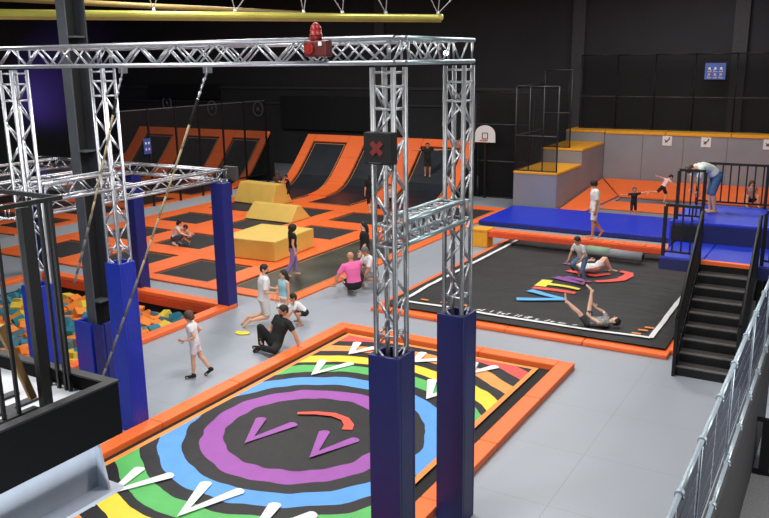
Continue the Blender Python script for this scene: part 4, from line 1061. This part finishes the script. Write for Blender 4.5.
b = MB(); b.box((-12.0, 27.335, .03), (2.0, 27.349, .17)); b.build('side_band', NAVY, t)
def step(name, lo, hi, label, faces=1):
    t = thing(name, ((lo[0]+hi[0])/2, (lo[1]+hi[1])/2, 0), label, 'step block', 'grey steps with amber tops')
    MB().box((lo[0], lo[1], 0), (hi[0], hi[1], hi[2]-.1)).build('body', GREYP, t)
    MB().box((lo[0]-.01, lo[1]-.02, hi[2]-.1), (hi[0]+.02, hi[1], hi[2]), .02).build('top_pad', YELLOWO, t)
step('step_block', (-12.1, 31.0), (-10.3, 34.25, 1.58), 'lowest grey step block with amber top beside the blue mat')
step('step_block', (-12.1, 34.27), (-10.3, 37.56, 2.22), 'middle grey step block with amber top')
step('step_block', (-12.1, 37.58), (-10.3, 39.1, 2.74), 'highest grey step block with amber top at the corner of the grey wall')
MB_ = MB(); MB_.box((-10.28, 37.62, 0), (6, 39.1, 2.6)); struct(MB_, 'wall_padded', GREYP)
t = thing('wall_cap_pad', (-2, 38.3, 2.6), 'long amber pad along the top of the grey padded wall', 'foam pad')
for k in range(6): MB().box((-10.26+2.7*k, 37.58, 2.601), (-10.28+2.7*(k+1), 39.1, 2.74), .02).build('pad_section', YELLOWO, t)
b = MB()
for x in (-8.56, -6.8, -5.0, -3.2, -1.4): b.box((x-.008, 37.61, 0), (x+.008, 37.625, 2.6))
struct(b, 'trim_11', mat('panel_seam', (92, 92, 98), .8))
for x, l in ((-7.5, 'left of the three small white notices on the grey padded wall'), (-5.87, 'middle of the three small white notices on the grey padded wall'), (-3.4, 'right one of the three small white notices on the grey padded wall')):
    t = thing('notice', (x, 37.6, 2.2), l, 'notice', 'white notices on the grey wall')
    MB().box((x-.2, 37.595, 2.16), (x+.2, 37.615, 2.58)).build('sheet', WHITE, t)
    b = MB(); b.tube((x-.08, 37.592, 2.3), (x+.1, 37.592, 2.46), .025, .025, 6); b.tube((x-.1, 37.592, 2.42), (x+.02, 37.592, 2.3), .02, .02, 6); b.ball((x+.1, 37.592, 2.5), (.03, .01, .03), 8, 6)
    b.build('pictogram', mat('dark_print', (70, 50, 60), .6), t)
# tumble lane behind the blue mat
pad((-10.25, 30.9), (3, 31.35), 'front orange pad strip behind the blue mat', 'orange pads of the tumble lanes')
pad((-9.0, 32.6), (3, 34.5), 'wide orange pad between the two grey tumble lanes', 'orange pads of the tumble lanes')
tramp(-9.2, 3, 31.37, 32.58, 'grey tumble lane nearest the blue mat, boy in black runs on it', mat('tumble_bed', (128, 128, 132), .7), 'tumble lanes')
tramp(-8.9, 3, 34.52, 35.7, 'grey tumble lane near the back wall where a child runs', mat('tumble_bed2', (112, 112, 118), .7), 'tumble lanes')
def slope_pad(pts, label):
    b = MB(); b.poly(pts, .06, (0, 0, 1)); o = b.build('slope_pad', ORANGE); tag(o, label, 'foam pad', 'sloping orange pads of the tumble lanes')
slope_pad([(-9.0, 35.72, .02), (3, 35.72, .02), (3, 37.55, .5), (-10.2, 37.55, .5)], 'long orange pad rising to the grey padded wall')
slope_pad([(-10.24, 31.4, .05), (-9.25, 31.4, .02), (-9.05, 35.7, .02), (-10.24, 37.4, .5)], 'triangular orange pad along the grey step blocks')

# ---------------------------------------------------------------- black netting frames over the steps and the wall
FRAME = mat('black_net_frame', (34, 34, 37), .5, var=.3)
FRAMEL = mat('net_frame_edge', (70, 70, 74), .5, var=.6, scale=9)
def netframe(corners, label, mids=(), vert=()):
    p = [Vector(c) for c in corners]; c = sum(p, Vector())/4
    t = thing('net_frame', Vector((c.x, c.y, min(q.z for q in p))), label, 'net frame', 'black netting frames')
    for a, d in zip(p, p[1:]+p[:1]): MB().tube(a, d, .03, .03, 8).build('tube', FRAME, t)
    for f in mids: MB().tube(p[0].lerp(p[3], f), p[1].lerp(p[2], f), .022, .022, 8).build('tube', FRAMEL, t)
    for f in vert: MB().tube(p[0].lerp(p[1], f), p[3].lerp(p[2], f), .025, .025, 8).build('tube', FRAME, t)
    MB().poly(p).build('net_panel', NET, t, recalc=False)
netframe([(-12.1, 31.1, 1.6), (-10.35, 31.1, 1.6), (-10.35, 31.1, 4.92), (-12.1, 31.1, 4.92)], 'black netting frame standing on the lowest grey step block', (.42,), (.33, .66))
netframe([(-12.1, 31.12, 1.6), (-12.1, 34.35, 1.6), (-12.1, 34.35, 4.92), (-12.1, 31.12, 4.92)], 'black netting frame along the left side of the lowest step', (.42,))
netframe([(-12.1, 34.4, 2.24), (-10.9, 34.4, 2.24), (-10.9, 34.4, 5.5), (-12.1, 34.4, 5.5)], 'black netting frame on the middle grey step', (.45,))
netframe([(-12.1, 37.7, 2.75), (-12.1, 34.42, 2.75), (-12.1, 34.42, 5.5), (-12.1, 37.7, 5.5)], 'black netting frame along the left side of the middle step')
for i in range(5):
    x = -11.8+1.7*i
    netframe([(x, 38.6, 2.76), (x+1.7, 38.6, 2.76), (x+1.7, 38.6, 6.1), (x, 38.6, 6.1)], 'black netting panel on the grey wall, %s from the step corner' % ('first', 'second', 'third', 'fourth carrying the blue sign,', 'fifth')[i], (.44,))
for i in range(3):
    x = -3.3+1.7*i
    netframe([(x, 38.6, 2.76), (x+1.7, 38.6, 2.76), (x+1.7, 38.6, 6.1), (x, 38.6, 6.1)], 'black netting panel at the right end of the grey wall, %s' % ('first', 'second', 'last')[i], (.44,))
# blue pictogram sign on the netting
p = at_y(705.5, 63, 38.5); q = at_y(725, 79.5, 38.5)
t = thing('rule_sign', ((p.x+q.x)/2, 38.5, q.z), 'blue pictogram sign with two rows of three figures high on black netting', 'sign')
MB().box((p.x, 38.5, q.z), (q.x, 38.54, p.z)).build('board', mat('blue_sign_light', (74, 104, 180), .5), t)
W, H = q.x-p.x, p.z-q.z
for i in range(3):
    for j in range(2):
        cx, cz = p.x+W*(.22+.28*i), q.z+H*(.27+.37*j)
        b = MB(); b.ball((cx, 38.49, cz+.03), (.05, .01, .05), 10, 6); b.tube((cx, 38.49, cz+.02), (cx+.07*(1 if (i+j) % 2 else -1), 38.49, cz-.08), .02, .02, 6); b.tube((cx-.06, 38.49, cz-.02), (cx+.06, 38.49, cz-.01), .016, .016, 6)
        b.build('pictogram', WHITE if j else mat('pink_print', (224, 170, 176), .6), t)
        MB().box((cx-.08, 38.492, cz-.125), (cx+.08, 38.498, cz-.105)).build('caption_line', WHITE, t)
# basketball hoop
t = thing('basketball_hoop', (-14.3, 33.0, 2.5), 'white basketball backboard with rounded top and orange rim on black netting', 'basketball hoop')
cx, cz = -14.25, 2.68
pts = []
for k in range(17):
    a = math.pi*k/16; pts.append((cx+.47*math.cos(a), 33.0, cz+.12+.4*math.sin(a)))
pts = [(cx+.48, 33.0, cz-.22)]+pts+[(cx-.48, 33.0, cz-.22)]
b = MB(); b.poly(pts, .03, (0, 1, 0)); b.build('backboard', WHITE, t)
b = MB()
for lo, hi in (((cx-.14, 32.99, cz-.08), (cx+.14, 32.999, cz-.05)), ((cx-.14, 32.99, cz+.17), (cx+.14, 32.999, cz+.2)), ((cx-.14, 32.99, cz-.05), (cx-.11, 32.999, cz+.17)), ((cx+.11, 32.99, cz-.05), (cx+.14, 32.999, cz+.17))): b.box(lo, hi)
b.build('target_square', BLACK, t)
b = MB(); R_ = .17; c = Vector((cx+.02, 32.8, cz-.12))
pp = [c+Vector((R_*math.cos(2*math.pi*k/16), R_*math.sin(2*math.pi*k/16), 0)) for k in range(17)]
b.path(pp, .014, 6); b.build('rim', ORANGE_D, t)
b = MB(); b.box((cx-.05, 33.03, .0), (cx+.05, 33.1, cz+.1)); b.build('post', BLACK, t)
netframe([(-14.85, 33.3, 0.02), (-12.15, 33.3, 0.02), (-12.15, 33.3, 4.6), (-14.85, 33.3, 4.6)], 'black netting frame behind the basketball hoop', (.35, .7))
o = MB().box((-14.8, 33.6, 0.0), (-12.2, 33.65, 4.5)).build('curtain', BLACKM); tag(o, 'black curtain hanging behind the basketball hoop', 'curtain')

# ---------------------------------------------------------------- stairs and jump platform
t = thing('staircase', (-2.2, 16.5, 0), 'black open staircase of nine steps leading up to the blue platform', 'staircase')
TREAD = mat('step_tread', (62, 60, 60), .7, var=.2, scale=9); NOSE = mat('tread_nosing', (120, 116, 112), .6)
for k in range(9):
    z = .2067*(k+1); y = 15.55+.24*k
    if k < 8:
        MB().box((-2.64, y, z-.05), (-1.62, y+.27, z)).build('tread', TREAD, t)
        MB().box((-2.64, y-.008, z-.03), (-1.62, y+.012, z+.004)).build('nosing', NOSE, t)
    MB().box((-2.64, y+.01, z-.2067), (-1.62, y+.025, z-.05)).build('riser', BLACK, t)
for x in (-2.7, -1.6):
    b = MB(); b.poly([(x, 15.48, 0), (x, 15.75, 0), (x, 17.6, 1.6), (x, 17.6, 1.88), (x, 17.45, 1.88), (x, 15.48, .3)], .05, (1, 0, 0)); b.build('stringer', BLACK, t)
    MB().tube((x+.025, 15.5, 1.18), (x+.025, 17.46, 2.9), .035, .035, 8).build('handrail', BLACK, t)
    MB().tube((x+.025, 15.5, .42), (x+.025, 17.46, 2.06), .02, .02, 8).build('lower_rail', BLACK, t)
    for k in range(16):
        f = k/15; y = 15.5+1.96*f; z = .4+1.6*f
        w = .03 if k in (0, 15) else .016
        MB().box((x+.025-w, y-w, z-.3 if k else 0), (x+.025+w, y+w, z+.76)).build('post' if k in (0, 15) else 'baluster', BLACK, t)
t = thing('jump_platform', (-1.5, 19.5, 0), 'blue padded two-level jump platform at the top of the stairs', 'platform')
PLB = mat('platform_blue', (30, 56, 200), .45, var=.05); PLN = mat('platform_navy', (28, 34, 92), .6, var=.06)
zd = 1.86
for x0, x1 in ((-3.48, -2.62), (-2.61, -1.63), (-1.62, .6), (.61, 3)):
    MB().box((x0, 17.55, zd-.08), (x1, 19.29, zd), .02).build('deck_pad', PLB, t)
MB().box((-3.49, 17.5, zd-.28), (-2.66, 17.56, zd-.03), .01).build('front_pad', PLN, t)
MB().box((-1.56, 17.5, zd-.28), (3, 17.56, zd-.03), .01).build('front_pad', PLN, t)
MB().box((-3.48, 17.57, zd-.27), (3, 19.29, zd-.09)).build('deck_frame', BLACK, t)
MB().box((-2.64, 17.46, zd-.07), (-1.6, 17.6, zd+.012), .01).build('nosing_pad', ORANGE, t)
MB().box((-3.6, 19.3, zd-.3), (3, 19.36, 2.27)).build('riser_pad', PLN, t)
for x0, x1 in ((-3.62, -1.4), (-1.39, 3)):
    MB().box((x0, 19.3, 2.25), (x1, 21.8, 2.33), .02).build('deck_pad', PLB, t)
MB().box((-3.6, 19.37, 1.95), (3, 21.78, 2.24)).build('deck_frame', BLACK, t)
b = MB(); b.box((-3.66, 19.32, 1.5), (-3.6, 21.8, 2.3)); b.build('side_pad', PLB, t)
for x, y, h in ((-3.5, 21.6, 1.95), (-2.66, 19.2, 1.45), (-1.62, 19.2, 1.45), (.6, 17.7, 1.45), (2.8, 17.7, 1.45), (0, 21.6, 1.95)):
    MB().box((x-.05, y-.05, 0), (x+.05, y+.05, h)).build('post', BLACK, t)
MB().box((-3.3, 21.62, 0), (-1.6, 21.66, 1.95)).build('back_skirt', BLACKM, t)
def guard(p0, p1, h, label, n=None, low=.1, post=.035, bal=.016):
    p0, p1 = Vector(p0), Vector(p1); L = (p1-p0).length; d = (p1-p0)/L
    t = thing('guard_rail', (p0+p1)/2, label, 'guard rail', 'black guard rails')
    U = Vector((0, 0, 1))
    ang = math.atan2(d.y, d.x); rz = Matrix.Rotation(ang, 4, 'Z')
    def bar(z, r, nm): MB().box((0, -r, z-r), (L, r, z+r), mtx=Matrix.Translation(p0) @ rz).build(nm, BLACK, t)
    bar(h, .03, 'top_rail'); bar(low, .02, 'bottom_rail')
    np_ = max(1, int(round(L/1.6)))
    for k in range(np_+1):
        MB().box((L*k/np_-post, -post, 0), (L*k/np_+post, post, h-.03), mtx=Matrix.Translation(p0) @ rz).build('post', BLACK, t)
    n = n or int(L/.13)
    for k in range(1, n):
        if any(abs(k/n-j/np_)*L < .06 for j in range(np_+1)): continue
        MB().box((L*k/n-bal, -bal, low+.02), (L*k/n+bal, bal, h-.03), mtx=Matrix.Translation(p0) @ rz).build('baluster', BLACK, t)
    return t
guard((-3.44, 17.62, zd), (-2.72, 17.62, zd), 1.1, 'short black guard rail left of the top of the stairs', 4)
guard((-1.5, 17.62, zd), (2.9, 17.62, zd), 1.1, 'black guard rail right of the top of the stairs')
guard((-3.55, 19.42, 2.33), (-2.98, 19.42, 2.33), 1.15, 'short black guard rail in front of the bent-over man', 4)
guard((-3.5, 21.7, 2.33), (2.9, 21.7, 2.33), 1.06, 'long black guard rail along the back of the blue platform', 34)
o = MB().box((-3.6, 19.2, 1.88), (-2.95, 19.29, 2.22)).build('guard_box', BLACK); tag(o, 'black box panel below the short upper guard rail', 'panel')

# ---------------------------------------------------------------- right hand fence and wall
fa, fb = at_z(669, 518, 2.85), at_z(761.5, 300, 2.85)
FD = (fb-fa).normalized(); fa = fa-FD*2.2
FM = Matrix.Translation((fa.x, fa.y, 0)) @ Matrix.Rotation(math.atan2(-FD.x, FD.y), 4, 'Z')
FL = 14.0-fa.y
def fp(x, y, z): return FM @ Vector((x, y, z))
struct(MB().box((-.05, -.6, 0), (.05, FL, 1.6), mtx=FM), 'wall_low', mat('dark_low_wall', (52, 52, 55), .8))
t = thing('fence', fp(0, FL/2, 1.6), 'galvanised tube fence with grey screen panels on the low dark wall', 'fence')
GALV = mat('galvanised_tube', (176, 192, 204), .45, .4, var=.1, scale=20)
MESHG = mat('grey_wire', (120, 126, 140), .8, 0)
j0 = (FM.inverted() @ at_z(701, 439.5, 2.85)).y; pit_ = 1.0
ys = [j0+1.0*k for k in range(-4, 12) if -.6 < j0+1.0*k < FL]
for y in ys[::2]:
    MB().tube(fp(0, y, 1.6), fp(0, y, 2.85), .014, .014, 10).build('post', GALV, t)
for y0, y1 in zip(ys, ys[1:]):
    MB().tube(fp(0, y0, 2.85), fp(0, y1, 2.85), .024, .024, 12).build('top_rail', GALV, t)
    MB().tube(fp(.02, y0, 1.72), fp(.02, y1, 1.72), .02, .02, 12).build('bottom_rail', GALV, t)
    MB().tube(fp(.02, y0+.05, 1.79), fp(.02, y1-.05, 1.79), .009, .009, 8).build('bottom_rail', GALV, t)
    for q, z in enumerate((2.0, 2.2, 2.42, 2.62)):
        MB().tube(fp(.006, y0+.05, z), fp(.006, y1-.05, z), .003, .003, 6).build('tension_wire', MESHG, t)
for y in ys:
    for z, r, x in ((2.85, .036, 0), (1.72, .034, .02)):
        MB().tube(fp(x, y-.03, z), fp(x, y+.03, z), r, r, 12).ball(fp(x+.02, y, z-.03), (.02, .02, .02), 8, 6).build('clamp', GALV, t)
SCREEN = net_material(); SCREEN.name = 'grey_screen'; SCREEN.node_tree.nodes['Principled BSDF'].inputs['Base Color'].default_value = lin((66, 70, 84))
SCREEN.node_tree.nodes['Principled BSDF'].inputs['Specular IOR Level'].default_value = 0
for nd in SCREEN.node_tree.nodes:
    if nd.type == 'MIX_SHADER': nd.inputs[0].default_value = .86
for y0, y1 in zip(ys, ys[1:]): MB().poly([fp(-.012, y0+.02, 1.84), fp(-.012, y1-.02, 1.84), fp(-.012, y1-.02, 2.82), fp(-.012, y0+.02, 2.82)]).build('screen', SCREEN, t, recalc=False)
t = thing('gate', (-.2, 12.14, 0), 'low black framed gate with grey mesh at the end of the low wall', 'gate')
g0, g1, gy = -.88, 1.3, 12.14
for lo, hi, nm in (((g0, gy-.02, .84), (g1, gy+.02, .9), 'top_rail'), ((g0, gy-.02, .02), (g1, gy+.02, .08), 'bottom_rail'), ((g0+.08, gy-.04, .08), (g0+.22, gy+.04, .84), 'post'), ((g1-.1, gy-.04, .08), (g1, gy+.04, .84), 'post')):
    MB().box(lo, hi).build(nm, BLACK, t)
b = MB(); x = g0+.24
while x < g1-.1: b.box((x, gy-.004, .08), (x+.006, gy+.004, .84)); x += .03
z = .1
while z < .83: b.box((g0+.22, gy-.004, z), (g1-.1, gy+.004, z+.006)); z += .03
b.build('mesh_panel', MESHG, t)

# ---------------------------------------------------------------- mezzanine at the left
MX, MY, MZ = -3.57, 3.01, 4.21
t = thing('mezzanine', (-6, 1, 3.2), 'corner of a black edged mezzanine platform on a white steel beam, lower left', 'mezzanine')
MBK = mat('mezzanine_black', (9, 9, 10), .75, spec=.15)
MB().box((MX-.03, -4, MZ-.32), (MX, MY, MZ), .003).build('fascia', MBK, t)
MB().box((-10, MY-.03, MZ-.32), (MX-.03, MY, MZ), .003).build('fascia', MBK, t)
MB().box((-7.1, -2.1, 0), (-6.9, -1.9, MZ-.3)).build('support_post', MBK, t)
RIM = mat('dark_grey_rim', (32, 32, 35), .5)
MB().box((MX-.06, -4, MZ), (MX+.005, MY+.005, MZ+.012)).build('edge_rim', RIM, t)
MB().box((-10, MY-.06, MZ), (MX-.06, MY+.005, MZ+.012)).build('edge_rim', RIM, t)
MB().box((-10, -4, MZ-.25), (MX-.03, MY-.03, MZ-.1)).build('deck', mat('mezz_deck', (200, 204, 210), .7, var=.2, scale=5), t)
GRAT = mat('dark_grating', (58, 58, 62), .7)
b = MB()
for k in range(5):
    x = MX-.22-.17*k; b.box((x-.06, -4, MZ-.1), (x, MY-.25, MZ-.085))
for k in range(9): b.box((MX-1.1, MY-.5-.6*k, MZ-.095), (MX-.12, MY-.42-.6*k, MZ-.08))
b.build('grating', GRAT, t)
b = MB(); b.box((MX-.17, -4, MZ-.66), (MX-.14, MY-.06, MZ-.32)); b.box((MX-.27, -4, MZ-.68), (MX-.02, MY-.02, MZ-.655)); b.box((MX-.27, -4, MZ-.345), (MX-.04, MY-.06, MZ-.322)); b.build('support_beam', WHITEST, t)
MB().poly([(MX-.14, MY-.1, MZ-.655), (MX-.05, MY-.1, MZ-.655), (MX-.1, MY-.1, MZ-.4), (MX-.14, MY-.1, MZ-.345)], .014, (0, 1, 0)).build('stiffener_plate', WHITEST, t)
b = MB(); b.tube((MX-.14, 2.3, MZ-.58), (MX-.11, 2.3, MZ-.58), .028, .028, 6); b.ball((MX-.11, 2.3, MZ-.58), (.012, .018, .018)); b.build('bolt', ALU, t)
b = MB(); b.box((MX-.3, 2.0, MZ-1.3), (MX-.04, 2.45, MZ-.69)); b.build('lower_bracket', BLACKM, t)
# railing on it
t = thing('guard_rail', (MX-.25, 2.0, MZ), 'black steel railing with thick corner post on the mezzanine, far left', 'guard rail', 'black guard rails')
rx, ry, zt = MX-.25, MY-.07, 5.28
MB().box((rx-.012, -3.5, zt-.012), (rx+.012, ry+.012, zt+.012)).build('top_rail', BLACK, t)
MB().box((-9, ry-.012, zt-.012), (rx-.013, ry+.012, zt+.012)).build('top_rail', BLACK, t)
MB().box((rx-.02, -3.5, MZ-.1), (rx+.02, ry-.3, MZ-.06)).build('bottom_rail', BLACK, t)
pb = at_x(45, 392, rx)
for dy in (0,):
    MB().box((rx-.022, pb.y+dy-.03, MZ-.17), (rx+.022, pb.y+dy+.03, zt-.02)).build('post', BLACK, t)
MB().box((rx-.08, pb.y-.14, MZ-.17), (rx+.1, pb.y+.14, MZ-.14)).build('base_plate', BLACK, t)
for u, v in ((2, 400), (17, 395)):
    q = at_x(u, v, rx); MB().box((rx-.009, q.y-.009, MZ-.06), (rx+.009, q.y+.009, zt-.02)).build('baluster', BLACK, t)
for u in (46, 51, 60, 67, 71):
    q = at_y(u-7, 330, ry); MB().box((q.x-.009, ry-.009, MZ-.17), (q.x+.009, ry+.009, zt-.02)).build('baluster', BLACK, t)
q0 = at_x(0, 326, rx-.05); q1 = at_x(33, 398, rx-.05)
t = thing('wood_batten', q1, 'pale wooden batten leaning against the mezzanine railing', 'batten')
d = (q1-q0); b = MB(); L = d.length
m = Matrix.Translation((q0+q1)/2) @ Vector((0, 0, 1)).rotation_difference(d.normalized()).to_matrix().to_4x4()
b.box((-.012, -.02, -L/2), (.012, .02, L/2), mtx=m); b.build('timber', mat('raw_timber', (176, 138, 88), .8, var=.15, scale=12), t)

# ---------------------------------------------------------------- overhead yellow rail and hangers, wall fans
GOLD = mat('yellow_rail', (196, 190, 92), .3, .3, var=.12, scale=2, emit=.12)  # faint glow added to the rail itself, which is no lamp
GOLDD = mat('brown_yellow_rail', (146, 124, 70), .4, .0, var=.15, scale=2, emit=.05)  # weaker added glow on the second rail and the track
A = at_z(-40, 12.5, 7.0); B = at_z(441, 17.0, 7.0)
t = thing('ride_rail', (A+B)/2, 'long yellow overhead ride rail crossing the top of the view', 'rail')
MB().tube(A, B, .075, .06, 14).build('rail_tube', GOLD, t)
b = MB(); dd = (B-A).normalized(); b.box((-.03, -.03, 0), (.03, .03, (B-A).length), mtx=Matrix.Translation(A-Vector((0, 0, .085))) @ Vector((0, 0, 1)).rotation_difference(dd).to_matrix().to_4x4()); b.build('under_track', GOLDD, t)
b = MB(); b.tube(B-dd*.05, B+dd*.03, .075, .075, 14); b.build('end_cap', GOLD, t)
A2 = at_z(-30, -3, 7.35); B2 = at_z(300, 13.5, 7.12)
t = thing('ride_rail', (A2+B2)/2, 'brownish yellow overhead rail joining the long one from upper left', 'rail')
MB().tube(A2, B2, .06, .06, 14).build('rail_tube', GOLDD, t)
WIRE = mat('steel_wire', (214, 216, 224), .4, .6)
def hanger(u, uu, label):
    f = (u+40)/481.0; p = A.lerp(B, f)+Vector((0, 0, .08))
    t = thing('hanger_cable', p, label, 'hanger cable', 'wire hangers of the yellow rail')
    for k, du in enumerate(uu):
        q = p+(at_z(u+du, 12, 7)-at_z(u, 12, 7)); q.z = 8.6
        MB().tube(p, p.lerp(q, 1.0), .011, .011, 6).build('wire', WIRE, t)
    MB().ball(p, (.04, .04, .05)).build('clamp', WIRE, t)
hanger(129, (-22, 24), 'wire hanger of the yellow rail above the left padded column')
hanger(209, (-16, 60), 'wire hanger of the yellow rail above the rope clamp')
hanger(281, (-14, 14), 'wire hanger of the yellow rail left of the red siren')
hanger(324, (-46, 8), 'wire hanger of the yellow rail right above the red siren')
hanger(374, (-40, 6), 'wire hanger of the yellow rail above the red cross sign')
hanger(437, (-36, 8, 70), 'three wire hanger at the end of the yellow rail')
RING = mat('grey_ring', (122, 124, 132), .5)
for u, v, l in ((167, 103, 'left'), (212, 108, 'middle'), (258, 109, 'right')):
    p = at_y(u, v, YB-.2)
    t = thing('wall_fan', p, 'round grey ringed ventilator on the dark back wall, %s one' % l, 'ventilator', 'ventilators on the back wall')
    b = MB(); n = 20; pp = [p+Vector((.36*math.cos(2*math.pi*k/n), 0, .42*math.sin(2*math.pi*k/n))) for k in range(n+1)]
    b.path(pp, .055, 8); b.build('ring', RING, t)
    MB().tube(p+Vector((0, .05, 0)), p+Vector((0, .19, 0)), .34, .34, 20).build('housing', BLACKM, t)
    b = MB()
    for k in range(6): a = math.pi*k/6; b.tube(p-Vector((.33*math.cos(a), 0, .36*math.sin(a))), p+Vector((.33*math.cos(a), 0, .36*math.sin(a))), .018, .018, 6)
    b.build('grille', STEEL, t)
    MB().ball(p+Vector((0, -.03, 0)), (.1, .05, .1)).build('hub', RING, t)
DK = mat('dark_wall_box', (26, 26, 29), .7)
for u0, v0, u1, v1, l in ((148, 84, 218, 99, 'long dark duct box high on the back wall above the ventilators'), (280, 96, 372, 132, 'wide dark screen panel on the back wall left of the red cross sign'), (30, 112, 45, 152, 'dark blue panel at the far left behind the truss columns')):
    p = at_y(u0, v0, YB-.3); q = at_y(u1, v1, YB-.3)
    o = MB().box((p.x, YB-.3, q.z), (q.x, YB-.01, p.z), .02).build('wall_panel', DK if u0 != 30 else mat('navy_panel', (30, 36, 92), .7)); tag(o, l, 'panel')
o = None
# yellow cloth left on the floor
b = MB(); rr = random.Random(5); c = at_z(242.5, 333.5, 0)
vs = []
for k in range(9):
    a = 2*math.pi*k/9; r = .13+.06*rr.random(); vs.append((c.x+r*1.1*math.cos(a), c.y+r*.8*math.sin(a), .012+.01*rr.random()))
top = b.bm.verts.new((c.x, c.y, .055)); rim = [b.bm.verts.new(p) for p in vs]
for k in range(9): b.bm.faces.new((top, rim[k], rim[(k+1) % 9]))
bt = b.bm.verts.new((c.x, c.y, .002))
for k in range(9): b.bm.faces.new((bt, rim[(k+1) % 9], rim[k]))
tag(b.build('cloth', mat('yellow_cloth', (246, 226, 70), .8)), 'small crumpled yellow cloth lying on the grey floor', 'cloth')
